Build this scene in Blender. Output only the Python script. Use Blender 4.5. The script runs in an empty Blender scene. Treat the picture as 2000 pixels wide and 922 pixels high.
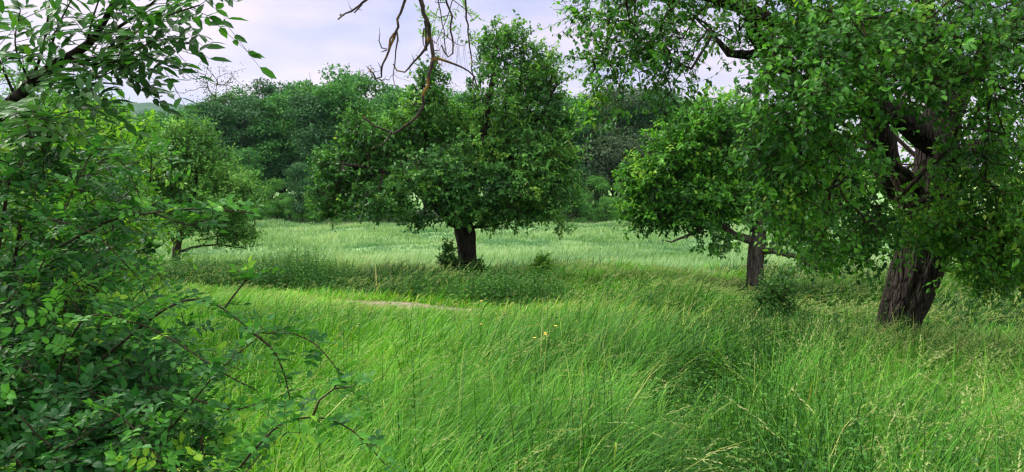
import bpy, math, random
import numpy as np

# ------------------------------------------------------------------ camera
SC = bpy.context.scene
COL = SC.collection
CAMZ = 1.62
PITCH = math.atan(126 / 1444.0)
cam_d = bpy.data.cameras.new('camera')
cam_d.sensor_width = 36; cam_d.lens = 36 * 1444 / 2000.0
cam_d.clip_start = 0.05; cam_d.clip_end = 6000
cam = bpy.data.objects.new('camera', cam_d); COL.objects.link(cam)
cam.location = (0, 0, CAMZ); cam.rotation_euler = (math.radians(90) - PITCH, 0, 0)
SC.camera = cam

# ------------------------------------------------------------------ world: nishita sky under a high, thin cloud layer
SUN_EL, SUN_AZ = 42.0, -62.0        # azimuth measured from the view direction (+y), negative = from the left
world = bpy.data.worlds.new("World"); SC.world = world; world.use_nodes = True
nt = world.node_tree; nt.nodes.clear(); N = nt.nodes.new; K = nt.links.new
out = N('ShaderNodeOutputWorld'); bg = N('ShaderNodeBackground'); K(bg.outputs[0], out.inputs[0])
sky = N('ShaderNodeTexSky'); sky.sky_type = 'NISHITA'; sky.sun_disc = False
sky.sun_elevation = math.radians(SUN_EL); sky.sun_rotation = math.radians(SUN_AZ)
bg.inputs[1].default_value = 0.12
tc = N('ShaderNodeTexCoord'); sep = N('ShaderNodeSeparateXYZ'); K(tc.outputs['Generated'], sep.inputs[0])
mp = N('ShaderNodeMapping'); mp.inputs['Scale'].default_value = (1.5, 1.5, 4.2); mp.inputs['Location'].default_value = (0.35, 0.1, 0.2)
K(tc.outputs['Generated'], mp.inputs[0])
n1 = N('ShaderNodeTexNoise'); n1.inputs['Scale'].default_value = 2.3; n1.inputs['Detail'].default_value = 5; n1.inputs['Roughness'].default_value = .5
K(mp.outputs[0], n1.inputs[0])
cr = N('ShaderNodeValToRGB'); K(n1.outputs[0], cr.inputs[0])
cr.color_ramp.elements[0].position = .38; cr.color_ramp.elements[0].color = (2.75, 2.85, 4.35, 1)
cr.color_ramp.elements[1].position = .60; cr.color_ramp.elements[1].color = (4.8, 4.05, 4.75, 1)
# overcast skies are brighter overhead than at the horizon
ov = N('ShaderNodeMapRange'); K(sep.outputs['Z'], ov.inputs[0])
ov.inputs[1].default_value = 0.25; ov.inputs[2].default_value = 0.95; ov.inputs[3].default_value = 0.0; ov.inputs[4].default_value = 1.0
mu = N('ShaderNodeMix'); mu.data_type = 'RGBA'; K(ov.outputs[0], mu.inputs[0]); K(cr.outputs[0], mu.inputs[6]); mu.inputs[7].default_value = (18.5, 18.6, 17.0, 1)
mx = N('ShaderNodeMix'); mx.data_type = 'RGBA'; mx.inputs[0].default_value = .88
K(sky.outputs[0], mx.inputs[6]); K(mu.outputs[2], mx.inputs[7]); K(mx.outputs[2], bg.inputs[0])

sun_d = bpy.data.lights.new('sun', 'SUN'); sun_d.energy = 2.6; sun_d.angle = math.radians(12); sun_d.color = (1.0, .96, .88)
sun = bpy.data.objects.new('sun', sun_d); COL.objects.link(sun)
az = math.radians(SUN_AZ); el = math.radians(SUN_EL)
from mathutils import Vector
sdir = Vector((math.sin(az) * math.cos(el), math.cos(az) * math.cos(el), math.sin(el)))
sun.rotation_euler = sdir.to_track_quat('Z', 'Y').to_euler()

SC.view_settings.view_transform = 'Standard'; SC.view_settings.look = 'None'
SC.view_settings.exposure = 0.8; SC.view_settings.gamma = 1.0; SC.view_settings.use_curve_mapping = False
SC.render.engine = 'CYCLES'
cy = SC.cycles
cy.max_bounces = 7; cy.diffuse_bounces = 4; cy.glossy_bounces = 2; cy.transmission_bounces = 4; cy.volume_bounces = 0
cy.use_denoising = True; cy.denoiser = 'OPENIMAGEDENOISE'; cy.denoising_input_passes = 'RGB_ALBEDO_NORMAL'; cy.denoising_prefilter = 'ACCURATE'; cy.pixel_filter_type = 'BLACKMAN_HARRIS'; cy.filter_width = 1.35
cy.use_light_tree = False

# ------------------------------------------------------------------ maths helpers
R = np.random.default_rng(11)
def rs(seed):
    return np.random.default_rng(seed)
def unit(a):
    return a / np.maximum(np.linalg.norm(a, axis=-1, keepdims=True), 1e-9)
def P(px, py, d):
    """world point seen at photo pixel (px,py) at forward distance d"""
    X = (px - 1000) / 1444.0; Y = -(py - 461) / 1444.0
    v = np.array([X, math.cos(PITCH) + Y * math.sin(PITCH), -math.sin(PITCH) + Y * math.cos(PITCH)])
    return np.array([0, 0, CAMZ]) + v * (d / v[1])
_L = rs(5).random((64, 64))
def vnoise(x, y, s, off=0.0):
    x = np.asarray(x, float) / s + off * 7.3 + 200; y = np.asarray(y, float) / s + off * 3.1 + 200
    xi = np.floor(x).astype(int); yi = np.floor(y).astype(int); fx = x - xi; fy = y - yi
    fx = fx * fx * (3 - 2 * fx); fy = fy * fy * (3 - 2 * fy)
    g = lambda a, b: _L[a % 64, b % 64]
    return (g(xi, yi) * (1 - fx) + g(xi + 1, yi) * fx) * (1 - fy) + (g(xi, yi + 1) * (1 - fx) + g(xi + 1, yi + 1) * fx) * fy
def fbm(x, y, s, off=0.0):
    return .55 * vnoise(x, y, s, off) + .3 * vnoise(x, y, s * .47, off + 1) + .15 * vnoise(x, y, s * .22, off + 2)

DP = np.array([-30, 0, 3, 7.5, 9, 12.8, 15.5, 17.5, 24, 40, 62, 80, 110, 200, 400, 3000], float)
ZP = np.array([.1, .0, .0, -.27, -.40, -.72, -.93, -1.08, -1.6, -2.2, -2.75, -2.4, -1.8, -1.0, 0.0, 6], float)
PATHX = np.array([-30, -9.6, -6.1, -1.9, 1.2, 3.8, 7, 14]); PATHY = np.array([18.5, 16.2, 15.3, 12.7, 10.7, 9.1, 7.9, 6.0])
def path_y(x):
    return np.interp(x, PATHX, PATHY)
def ditch(x, y):
    c = np.interp(y, [2, 3.5, 5, 7, 9], [.7, .85, 1.35, 2.3, 3.1]) + (vnoise(x * 0, y, .9, 4) - .5) * .6
    return np.exp(-((x - c) / (.3 + .35 * vnoise(x, y, .8, 6))) ** 2) * np.clip(1.5 * vnoise(x, y, 1.1, 8), .25, 1) * np.clip((8.5 - y) / 2, 0, 1) * np.clip((y - 1.5), 0, 1)
def ground(x, y):
    x = np.asarray(x, float); y = np.asarray(y, float)
    d = np.where(y > 5, np.hypot(x * .35, y), y)
    z = np.interp(d, DP, ZP)
    z = z + (fbm(x, y, 3.0) - .5) * .22 * np.clip(y / 8, .2, 1)
    z = z + (fbm(x, y, 9, 3) - .5) * .35 * np.clip((y - 22) / 10, 0, 1) + (fbm(x * .7, y, 3.2, 13) - .5) * .9 * np.clip((y - 25) / 8, 0, 1) * np.clip((64 - y) / 6, 0, 1)
    pd = np.abs(y - path_y(x)); z = z + .06 * np.exp(-(pd / .9) ** 4) * np.exp(-((x + 2.1) / 1.5) ** 2)
    z = z - .3 * ditch(x, y)
    return z
def G(px, d, dz=0.0):
    x = (px - 1000) / 1444.0 * d
    return np.array([x, d, float(ground(x, d)) + dz])

# ------------------------------------------------------------------ mesh helpers
class Acc:
    """collects vertices, triangles/quads, tint and material index; builds ONE mesh"""
    def __init__(s): s.v = []; s.f3 = []; s.f4 = []; s.t = []; s.m3 = []; s.m4 = []; s.n = 0
    def add(s, v, f3=None, f4=None, tint=.5, m=0):
        v = np.asarray(v, float).reshape(-1, 3); s.v.append(v)
        t = np.broadcast_to(np.asarray(tint, float), (len(v),)); s.t.append(t)
        if f3 is not None and len(f3): s.f3.append(np.asarray(f3) + s.n); s.m3.append(np.full(len(f3), m))
        if f4 is not None and len(f4): s.f4.append(np.asarray(f4) + s.n); s.m4.append(np.full(len(f4), m))
        s.n += len(v)
    def mesh(s, name, mats, smooth=False, smooth_mat=None):
        me = bpy.data.meshes.new(name)
        v = np.concatenate(s.v); t = np.concatenate(s.t)
        f3 = np.concatenate(s.f3) if s.f3 else np.zeros((0, 3), int); f4 = np.concatenate(s.f4) if s.f4 else np.zeros((0, 4), int)
        mi = np.concatenate([np.concatenate(s.m3) if s.m3 else np.zeros(0, int), np.concatenate(s.m4) if s.m4 else np.zeros(0, int)]).astype(np.int32)
        me.vertices.add(len(v)); me.vertices.foreach_set('co', v.astype(np.float32).ravel())
        li = np.concatenate([f3.ravel(), f4.ravel()]).astype(np.int32)
        me.loops.add(len(li)); me.loops.foreach_set('vertex_index', li)
        n3, n4 = len(f3), len(f4)
        st = np.concatenate([np.arange(n3) * 3, n3 * 3 + np.arange(n4) * 4]).astype(np.int32)
        me.polygons.add(n3 + n4); me.polygons.foreach_set('loop_start', st)
        for m in mats: me.materials.append(m)
        me.polygons.foreach_set('material_index', mi)
        sm = np.full(n3 + n4, smooth)
        if smooth_mat is not None: sm = mi == smooth_mat
        me.polygons.foreach_set('use_smooth', sm)
        a = me.attributes.new('tint', 'FLOAT', 'POINT'); a.data.foreach_set('value', t.astype(np.float32))
        me.update(calc_edges=True); me.validate()
        return me
def link(name, me, parent=None, origin=None, **props):
    o = bpy.data.objects.new(name, me); COL.objects.link(o)
    if origin is not None: o.location = origin
    if parent is not None: o.parent = parent
    for k, v in props.items(): o[k] = v
    return o
def thing(name, label, cat, loc, group=None):
    o = bpy.data.objects.new(name, None); COL.objects.link(o); o.location = loc; o.empty_display_size = .2
    o['label'] = label; o['category'] = cat
    if group: o['group'] = group
    return o

def tube(acc, pts, rad, n=8, tint=.5, m=0, rough=0.0, seed=0, cap=True, lobes=0):
    pts = np.asarray(pts, float); rad = np.asarray(rad, float); k = len(pts)
    T = unit(np.gradient(pts, axis=0)); ref = np.array([0.13, .97, .2]) if abs(T[0, 2]) > .5 else np.array([0, 0, 1.0])
    U = np.zeros_like(T); u = unit(np.cross(T[0], ref))
    for i in range(k):
        u = unit(u - T[i] * np.dot(u, T[i])); U[i] = u
    V = np.cross(T, U)
    a = np.arange(n) / n * 2 * np.pi
    rr = np.repeat(rad[:, None], n, 1)
    if rough > 0:
        g = rs(seed + 99)
        w = g.random((k, n)) - .5
        w = (w + np.roll(w, 1, 0)) * .7
        prof = (g.random(n) - .5)
        rr = rr * (1 + rough * (w + prof[None, :]))
        if lobes: rr = rr * (1 + .07 * np.cos(a * lobes + 1.1)[None, :] + .05 * np.cos(a * (lobes * 2 + 1) + .4)[None, :])
    v = pts[:, None, :] + rr[..., None] * (np.cos(a)[None, :, None] * U[:, None, :] + np.sin(a)[None, :, None] * V[:, None, :])
    i = np.arange(k - 1)[:, None] * n; j = np.arange(n)[None, :]; j2 = (j + 1) % n
    f = np.stack([i + j, i + j2, i + n + j2, i + n + j], -1).reshape(-1, 4)
    v = v.reshape(-1, 3); f3 = None
    if cap:
        v = np.vstack([v, pts[-1] + T[-1] * rad[-1] * .6]); c = len(v) - 1; b = (k - 1) * n
        f3 = np.array([[b + q, b + (q + 1) % n, c] for q in range(n)])
    acc.add(v, f3, f); 
    acc.t[-1] = np.full(len(v), float(tint))
    if m:
        acc.m4[-1][:] = m
        if f3 is not None: acc.m3[-1][:] = m
def cones(acc, A, B, ra, rb, n=4, tint=.5, m=0):
    """many short frusta at once"""
    A = np.asarray(A); B = np.asarray(B); k = len(A)
    if not k: return
    T = unit(B - A); ref = np.where(np.abs(T[:, 2:3]) > .9, np.array([[1., 0, 0]]), np.array([[0, 0, 1.]]))
    U = unit(np.cross(T, ref)); V = np.cross(T, U); a = np.arange(n) / n * 2 * np.pi
    ring = np.cos(a)[None, :, None] * U[:, None, :] + np.sin(a)[None, :, None] * V[:, None, :]
    v = np.concatenate([A[:, None] + ring * np.asarray(ra)[:, None, None], B[:, None] + ring * np.asarray(rb)[:, None, None]], 1).reshape(-1, 3)
    j = np.arange(n); f = np.stack([j, (j + 1) % n, n + (j + 1) % n, n + j], -1)
    f = (np.arange(k)[:, None, None] * 2 * n + f[None]).reshape(-1, 4)
    acc.add(v, None, f, np.repeat(np.broadcast_to(tint, (k,)), 2 * n), m)

LEAF_HI = (np.array([(0, 0, 0), (.25, .40, .07), (.62, .40, .05), (1, 0, -.12), (.62, -.40, .05), (.25, -.40, .07), (.5, 0, 0)], float),
           np.array([(0, 6, 1), (6, 2, 1), (6, 3, 2), (0, 5, 6), (5, 4, 6), (6, 4, 3)]))
LEAF_ROUND = (np.array([(0, 0, 0), (.12, .33, .05), (.5, .52, .09), (.85, .33, .03), (1, 0, -.08), (.85, -.33, .03), (.5, -.52, .09), (.12, -.33, .05), (.5, 0, 0)], float),
           np.array([(0, 8, 1), (8, 2, 1), (8, 3, 2), (8, 4, 3), (0, 7, 8), (7, 6, 8), (6, 5, 8), (5, 4, 8)]))
LEAF_LO = (np.array([(0, 0, 0), (.42, .5, .12), (1, 0, -.08), (.42, -.5, .12)], float), np.array([(0, 2, 1), (0, 3, 2)]))
def leaves(acc, Pb, A, Nn, L, W, tint, tpl=LEAF_LO, m=0):
    A = unit(A); B = unit(np.cross(Nn, A)); C = np.cross(A, B); tv, tf = tpl; k = len(Pb)
    L = np.broadcast_to(L, (k,)); W = np.broadcast_to(W, (k,))
    v = Pb[:, None] + tv[None, :, 0:1] * (A * L[:, None])[:, None] + tv[None, :, 1:2] * (B * W[:, None])[:, None] + tv[None, :, 2:3] * (C * W[:, None] * 1.3)[:, None]
    f = (np.arange(k)[:, None, None] * len(tv) + tf[None]).reshape(-1, 3)
    acc.add(v.reshape(-1, 3), f, None, np.repeat(np.broadcast_to(tint, (k,)), len(tv)), m)

# ------------------------------------------------------------------ materials
def new_mat(name):
    m = bpy.data.materials.new(name); m.use_nodes = True; t = m.node_tree; t.nodes.clear(); return m, t
def leaf_mat(name, stops, trans=.35, rough=.45, spec=.35, under=1.25, tcol=(1.2, 1.15, .55)):
    m, t = new_mat(name); N = t.nodes.new; K = t.links.new
    o = N('ShaderNodeOutputMaterial'); at = N('ShaderNodeAttribute'); at.attribute_name = 'tint'
    cr = N('ShaderNodeValToRGB'); e = cr.color_ramp.elements
    while len(e) < len(stops): e.new(.5)
    for q, (p, c) in zip(e, stops): q.position = p; q.color = (*c, 1)
    K(at.outputs['Fac'], cr.inputs[0])
    geo = N('ShaderNodeNewGeometry')
    hs = N('ShaderNodeHueSaturation'); hs.inputs['Saturation'].default_value = .93; hs.inputs['Value'].default_value = under
    K(cr.outputs[0], hs.inputs['Color'])
    mx = N('ShaderNodeMix'); mx.data_type = 'RGBA'; K(geo.outputs['Backfacing'], mx.inputs[0]); K(cr.outputs[0], mx.inputs[6]); K(hs.outputs[0], mx.inputs[7])
    p = N('ShaderNodeBsdfPrincipled'); p.inputs['Roughness'].default_value = rough; p.inputs['Specular IOR Level'].default_value = spec
    K(mx.outputs[2], p.inputs['Base Color'])
    tm = N('ShaderNodeVectorMath'); tm.operation = 'MULTIPLY'; tm.inputs[1].default_value = tcol; K(cr.outputs[0], tm.inputs[0])
    tr = N('ShaderNodeBsdfTranslucent'); K(tm.outputs[0], tr.inputs[0])
    ms = N('ShaderNodeMixShader'); ms.inputs[0].default_value = trans; K(p.outputs[0], ms.inputs[1]); K(tr.outputs[0], ms.inputs[2]); K(ms.outputs[0], o.inputs[0])
    return m
def bark_mat(name, c1, c2, moss=None, moss_amt=.5, scale=1.0, bump=.6):
    m, t = new_mat(name); N = t.nodes.new; K = t.links.new
    o = N('ShaderNodeOutputMaterial'); p = N('ShaderNodeBsdfPrincipled'); p.inputs['Roughness'].default_value = .9; p.inputs['Specular IOR Level'].default_value = .15
    tc = N('ShaderNodeTexCoord'); mp = N('ShaderNodeMapping'); mp.inputs['Scale'].default_value = (14 * scale, 14 * scale, 2.6 * scale); K(tc.outputs['Object'], mp.inputs[0])
    n = N('ShaderNodeTexNoise'); n.inputs['Scale'].default_value = 1.3; n.inputs['Detail'].default_value = 6; n.inputs['Roughness'].default_value = .65; n.inputs['Distortion'].default_value = .6; K(mp.outputs[0], n.inputs[0])
    v = N('ShaderNodeTexVoronoi'); v.feature = 'DISTANCE_TO_EDGE'; v.inputs['Scale'].default_value = 1.5; K(mp.outputs[0], v.inputs[0])
    cr = N('ShaderNodeValToRGB'); cr.color_ramp.elements[0].position = .36; cr.color_ramp.elements[0].color = (*c1, 1); cr.color_ramp.elements[1].position = .66; cr.color_ramp.elements[1].color = (*c2, 1)
    K(n.outputs[0], cr.inputs[0]); last = cr.outputs[0]
    vr = N('ShaderNodeMapRange'); K(v.outputs[0], vr.inputs[0]); vr.inputs[1].default_value = 0; vr.inputs[2].default_value = .22; vr.inputs[3].default_value = .45; vr.inputs[4].default_value = 1
    ml = N('ShaderNodeVectorMath'); ml.operation = 'SCALE'; K(last, ml.inputs[0]); K(vr.outputs[0], ml.inputs['Scale']); last = ml.outputs[0]
    if moss:
        n2 = N('ShaderNodeTexNoise'); n2.inputs['Scale'].default_value = 5 * scale; n2.inputs['Detail'].default_value = 5; K(tc.outputs['Object'], n2.inputs[0])
        r = N('ShaderNodeMapRange'); K(n2.outputs[0], r.inputs[0]); r.inputs[1].default_value = .62 - moss_amt * .25; r.inputs[2].default_value = .82 - moss_amt * .2
        mx = N('ShaderNodeMix'); mx.data_type = 'RGBA'; K(r.outputs[0], mx.inputs[0]); K(last, mx.inputs[6]); mx.inputs[7].default_value = (*moss, 1); last = mx.outputs[2]
    K(last, p.inputs['Base Color'])
    ad = N('ShaderNodeMath'); ad.operation = 'ADD'; K(n.outputs[0], ad.inputs[0]); K(vr.outputs[0], ad.inputs[1])
    b = N('ShaderNodeBump'); b.inputs['Strength'].default_value = bump; b.inputs['Distance'].default_value = .05; K(ad.outputs[0], b.inputs['Height']); K(b.outputs[0], p.inputs['Normal'])
    K(p.outputs[0], o.inputs[0]); return m

M_grass = leaf_mat('grass_blades', [(0, (.010, .060, .003)), (.4, (.068, .27, .005)), (.8, (.19, .48, .012)), (.93, (.36, .46, .06)), (1, (.46, .43, .15))], .28, .5, .14, 1.05, (1.15, 1.1, .3))
M_seed = leaf_mat('seed_heads', [(0, (.16, .27, .05)), (.5, (.28, .38, .10)), (1, (.44, .45, .20))], .35, .7, .1, 1.0, (1, 1, .8))
M_crop = leaf_mat('crop_blades', [(0, (.06, .17, .06)), (.5, (.21, .36, .13)), (1, (.42, .52, .27))], .33, .6, .12, 1.1, (1, 1.05, .6))
M_weed = leaf_mat('weed_leaves', [(0, (.018, .075, .012)), (.6, (.045, .16, .02)), (1, (.12, .29, .04))], .26, .55, .2)
M_apple = leaf_mat('orchard_leaves', [(0, (.014, .075, .010)), (.45, (.055, .21, .018)), (.8, (.14, .41, .03)), (1, (.28, .44, .04))], .36, .46, .26, 1.3)
M_pear = leaf_mat('pear_leaves', [(0, (.016, .075, .017)), (.45, (.058, .20, .034)), (.85, (.15, .37, .055)), (1, (.26, .40, .06))], .34, .48, .25, 1.3)
M_olive = leaf_mat('olive_leaves', [(0, (.035, .12, .025)), (.5, (.095, .27, .045)), (1, (.22, .45, .10))], .36, .55, .2, 1.3)
M_young = leaf_mat('bright_leaves', [(0, (.055, .18, .014)), (.5, (.12, .32, .02)), (1, (.25, .46, .045))], .44, .5, .2, 1.2)
M_rose = leaf_mat('rose_leaves', [(0, (.012, .075, .016)), (.45, (.036, .16, .026)), (.8, (.09, .30, .03)), (1, (.26, .48, .03))], .40, .5, .18, 1.2)
M_ash = leaf_mat('ash_leaves', [(0, (.018, .08, .015)), (.6, (.045, .17, .022)), (1, (.14, .34, .03))], .38, .5, .25, 1.3)
M_woodA = leaf_mat('woodland_leaves', [(0, (.020, .10, .025)), (.5, (.06, .215, .045)), (1, (.16, .38, .08))], .25, .55, .15, 1.2)
M_woodB = leaf_mat('dark_woodland_leaves', [(0, (.014, .06, .024)), (.5, (.04, .13, .045)), (1, (.11, .25, .09))], .22, .55, .15, 1.2)
M_woodC = leaf_mat('light_woodland_leaves', [(0, (.05, .17, .03)), (.5, (.10, .28, .055)), (1, (.18, .40, .09))], .32, .6, .15, 1.2)
M_woodD = leaf_mat('grey_woodland_leaves', [(0, (.035, .07, .035)), (.5, (.07, .12, .06)), (1, (.12, .19, .09))], .25, .6, .25, 1.2)
M_bark = bark_mat('rough_bark', (.014, .011, .009), (.080, .062, .050), (.05, .06, .028), .25, 1.0, 1.0)
M_barkg = bark_mat('grey_bark', (.05, .04, .035), (.19, .16, .135), (.08, .10, .04), .3)
M_barkd = bark_mat('dark_bark', (.03, .025, .018), (.10, .085, .06), (.07, .09, .03), .4)
M_twig = bark_mat('lichen_twig', (.03, .022, .016), (.08, .06, .04), (.14, .10, .02), .15, 2.5, .3)
M_dead = bark_mat('dead_twig', (.03, .024, .022), (.10, .075, .06), (.34, .20, .03), .25, 3.0, .3)
M_cane = bark_mat('rose_cane', (.03, .03, .018), (.08, .06, .035), None, 0, 3, .2)

# ------------------------------------------------------------------ ground sheet
def ground_mat():
    m, t = new_mat('earth'); N = t.nodes.new; K = t.links.new
    o = N('ShaderNodeOutputMaterial'); p = N('ShaderNodeBsdfPrincipled'); p.inputs['Roughness'].default_value = .95; p.inputs['Specular IOR Level'].default_value = .1
    g = N('ShaderNodeNewGeometry'); n = N('ShaderNodeTexNoise'); n.inputs['Scale'].default_value = .9; n.inputs['Detail'].default_value = 7; K(g.outputs['Position'], n.inputs[0])
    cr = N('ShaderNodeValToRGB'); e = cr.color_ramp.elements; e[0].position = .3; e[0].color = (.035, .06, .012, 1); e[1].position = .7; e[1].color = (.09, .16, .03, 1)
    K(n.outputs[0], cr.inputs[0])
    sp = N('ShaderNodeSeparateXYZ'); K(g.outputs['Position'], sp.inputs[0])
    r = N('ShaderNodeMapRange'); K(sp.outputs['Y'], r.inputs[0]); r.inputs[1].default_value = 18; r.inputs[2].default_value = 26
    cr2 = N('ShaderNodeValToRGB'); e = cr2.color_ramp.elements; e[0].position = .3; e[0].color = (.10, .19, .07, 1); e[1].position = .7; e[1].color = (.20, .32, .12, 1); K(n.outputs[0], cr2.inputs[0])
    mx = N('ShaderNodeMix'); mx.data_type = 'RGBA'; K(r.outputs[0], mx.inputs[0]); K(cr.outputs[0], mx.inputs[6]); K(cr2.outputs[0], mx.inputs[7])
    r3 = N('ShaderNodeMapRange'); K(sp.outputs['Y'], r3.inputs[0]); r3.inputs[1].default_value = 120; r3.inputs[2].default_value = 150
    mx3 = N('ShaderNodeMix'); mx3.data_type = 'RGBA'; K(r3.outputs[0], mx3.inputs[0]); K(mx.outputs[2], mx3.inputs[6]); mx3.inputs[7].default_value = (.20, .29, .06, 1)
    K(mx3.outputs[2], p.inputs['Base Color']); K(p.outputs[0], o.inputs[0]); return m
def path_mat():
    m, t = new_mat('dry_earth_path'); N = t.nodes.new; K = t.links.new
    o = N('ShaderNodeOutputMaterial'); p = N('ShaderNodeBsdfPrincipled'); p.inputs['Roughness'].default_value = .95
    g = N('ShaderNodeNewGeometry'); n = N('ShaderNodeTexNoise'); n.inputs['Scale'].default_value = 4; n.inputs['Detail'].default_value = 8; n.inputs['Roughness'].default_value = .7; K(g.outputs['Position'], n.inputs[0])
    cr = N('ShaderNodeValToRGB'); e = cr.color_ramp.elements; e[0].position = .32; e[0].color = (.10, .08, .045, 1); e[1].position = .68; e[1].color = (.26, .21, .15, 1)
    K(n.outputs[0], cr.inputs[0]); K(cr.outputs[0], p.inputs['Base Color'])
    b = N('ShaderNodeBump'); b.inputs['Strength'].default_value = .5; b.inputs['Distance'].default_value = .03; K(n.outputs[0], b.inputs['Height']); K(b.outputs[0], p.inputs['Normal'])
    K(p.outputs[0], o.inputs[0]); return m
def sheet(xs, ys, zf, mat, name):
    X, Y = np.meshgrid(xs, ys); Z = zf(X, Y); a = Acc(); nx = len(xs)
    i = np.arange(len(ys) - 1)[:, None] * nx; j = np.arange(nx - 1)[None]
    f = np.stack([i + j, i + j + 1, i + nx + j + 1, i + nx + j], -1).reshape(-1, 4)
    a.add(np.stack([X, Y, Z], -1), None, f); return a.mesh(name, [mat], True)
gx = np.concatenate([-np.geomspace(3000, 45, 30), np.linspace(-44, 44, 221), np.geomspace(45, 3000, 30)])
gy = np.concatenate([np.linspace(-30, -1, 12), np.linspace(0, 30, 151), np.linspace(30.3, 70, 130), np.linspace(71, 110, 40), np.geomspace(112, 3000, 30)])
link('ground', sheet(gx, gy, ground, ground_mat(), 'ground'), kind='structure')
px_ = np.linspace(-26, 13, 160)
def path_sheet():
    a = Acc(); w = np.linspace(-1, 1, 7); hw = .46 + .3 * (vnoise(px_, px_ * 0, 1.3) - .5)
    X = np.repeat(px_[:, None], 7, 1) + w[None] * 0; Y = path_y(X) + w[None] * hw[:, None]; Z = ground(X, Y) + .03 - .05 * np.abs(w[None]) ** 3
    i = np.arange(len(px_) - 1)[:, None] * 7; j = np.arange(6)[None]
    a.add(np.stack([X, Y, Z], -1), None, np.stack([i + j, i + 7 + j, i + 7 + j + 1, i + j + 1], -1).reshape(-1, 4))
    return a.mesh('path', [path_mat()], True)
link('path', path_sheet(), kind='structure')
# far wooded hill on the left and a low rise on the right
def hill(name, x0, x1, y0, y1, top, mat, seed):
    def z(X, Y):
        u = (X - x0) / (x1 - x0); v = (Y - y0) / (y1 - y0)
        return -4 + top(u) * np.sin(np.clip(v, 0, 1) * np.pi / 2 * 1.6) + (fbm(X, Y, 40, seed) - .5) * 18 * np.clip(v * 3, 0, 1) + (fbm(X, Y, 9, seed + 3) - .5) * 7 * np.clip(v * 3, 0, 1)
    link(name, sheet(np.linspace(x0, x1, 220), np.linspace(y0, y1, 60), z, mat, name), kind='structure')
def hill_mat():
    m, t = new_mat('far_woodland'); N = t.nodes.new; K = t.links.new
    o = N('ShaderNodeOutputMaterial'); p = N('ShaderNodeBsdfPrincipled'); p.inputs['Roughness'].default_value = .95; p.inputs['Specular IOR Level'].default_value = .05
    g = N('ShaderNodeNewGeometry'); n = N('ShaderNodeTexNoise'); n.inputs['Scale'].default_value = .03; n.inputs['Detail'].default_value = 9; n.inputs['Roughness'].default_value = .75; K(g.outputs['Position'], n.inputs[0])
    cr = N('ShaderNodeValToRGB'); e = cr.color_ramp.elements; e[0].position = .35; e[0].color = (.022, .05, .03, 1); e[1].position = .7; e[1].color = (.06, .12, .05, 1)
    K(n.outputs[0], cr.inputs[0]); K(cr.outputs[0], p.inputs['Base Color']); K(p.outputs[0], o.inputs[0]); return m
HM = hill_mat()
hill('hill', -1500, -150, 900, 1700, lambda u: 175 - 75 * u - 60 * np.clip((u - .8) * 5, 0, 1) ** 2, HM, 20)

# ------------------------------------------------------------------ grass
def blades(acc, X, Y, h, w, ang, lean, bend, tint, K_=4, z0=None, m=0):
    k = len(X); z = ground(X, Y) if z0 is None else z0
    t = np.linspace(0, 1, K_ + 1)
    th = lean[:, None] + bend[:, None] * t[None] ** 1.4
    st = h[:, None] / K_
    hor = np.concatenate([np.zeros((k, 1)), np.cumsum(np.sin(th[:, 1:]) * st, 1)], 1); ver = np.concatenate([np.zeros((k, 1)), np.cumsum(np.cos(th[:, 1:]) * st, 1)], 1)
    dx, dy = np.cos(ang), np.sin(ang)
    C = np.stack([X[:, None] + hor * dx[:, None], Y[:, None] + hor * dy[:, None], z[:, None] + ver], -1)
    tw = ang + np.pi / 2 + R.normal(0, .7, k)
    S = np.stack([np.cos(tw), np.sin(tw), np.zeros(k)], -1)
    prof = np.clip(1.0 - t ** 2.2, .0, 1) * .5 * (.55 + .45 * np.minimum(t * 4, 1)); 
    a = C[:, :-1] - S[:, None] * (prof[:-1] * w[:, None])[..., None]; b = C[:, :-1] + S[:, None] * (prof[:-1] * w[:, None])[..., None]
    v = np.concatenate([np.stack([a, b], 2).reshape(k, -1, 3), C[:, -1:]], 1); nv = 2 * K_ + 1
    q = np.array([[2 * i, 2 * i + 1, 2 * i + 3, 2 * i + 2] for i in range(K_ - 1)]); tr = np.array([[2 * K_ - 2, 2 * K_ - 1, 2 * K_]])
    base = (np.arange(k) * nv)[:, None, None]
    acc.add(v.reshape(-1, 3), (base + tr[None]).reshape(-1, 3), (base + q[None]).reshape(-1, 4), np.repeat(tint, nv), m)
    return C
def wedge(n, d0, d1, margin=1.5, power=1.0):
    y = d0 + (d1 - d0) * R.random(n) ** power
    return (R.random(n) * 2 - 1) * (.70 * y + margin), y
BIG = (5.65, 7.6)          # big right tree base
def zone(x, y):
    """height multiplier and dryness of the near meadow"""
    pd = y - path_y(x)
    h = .62 + .35 * fbm(x, y, 2.2, 5)
    open_ = np.clip((.6 - x) / 1.2, 0, 1) * (1 - .75 * np.exp(-((x + 4.2) / .8) ** 2))
    hf = np.where(open_ > 0, .13 + (-pd - .5) * .12, 0) * open_ + (1 - open_) * np.clip(.42 + (-pd - .5) * .10, .3, .9)
    h = h * np.where(pd < 0, np.clip(hf, .09, .88), np.clip(.30 + (pd - .7) * .28, .3, .60) * (.55 + .9 * vnoise(x, y, 1.5, 24)) * (1 - .45 * np.exp(-((x - 4.6) / 1.2) ** 2)))
    onp = np.exp(-(pd / .5) ** 2); h = h * (1 - .6 * onp * np.exp(-((x + 2.1) / .8) ** 2))
    h = h * (1 - .35 * ditch(x, y))
    return h, pd, onp

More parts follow.
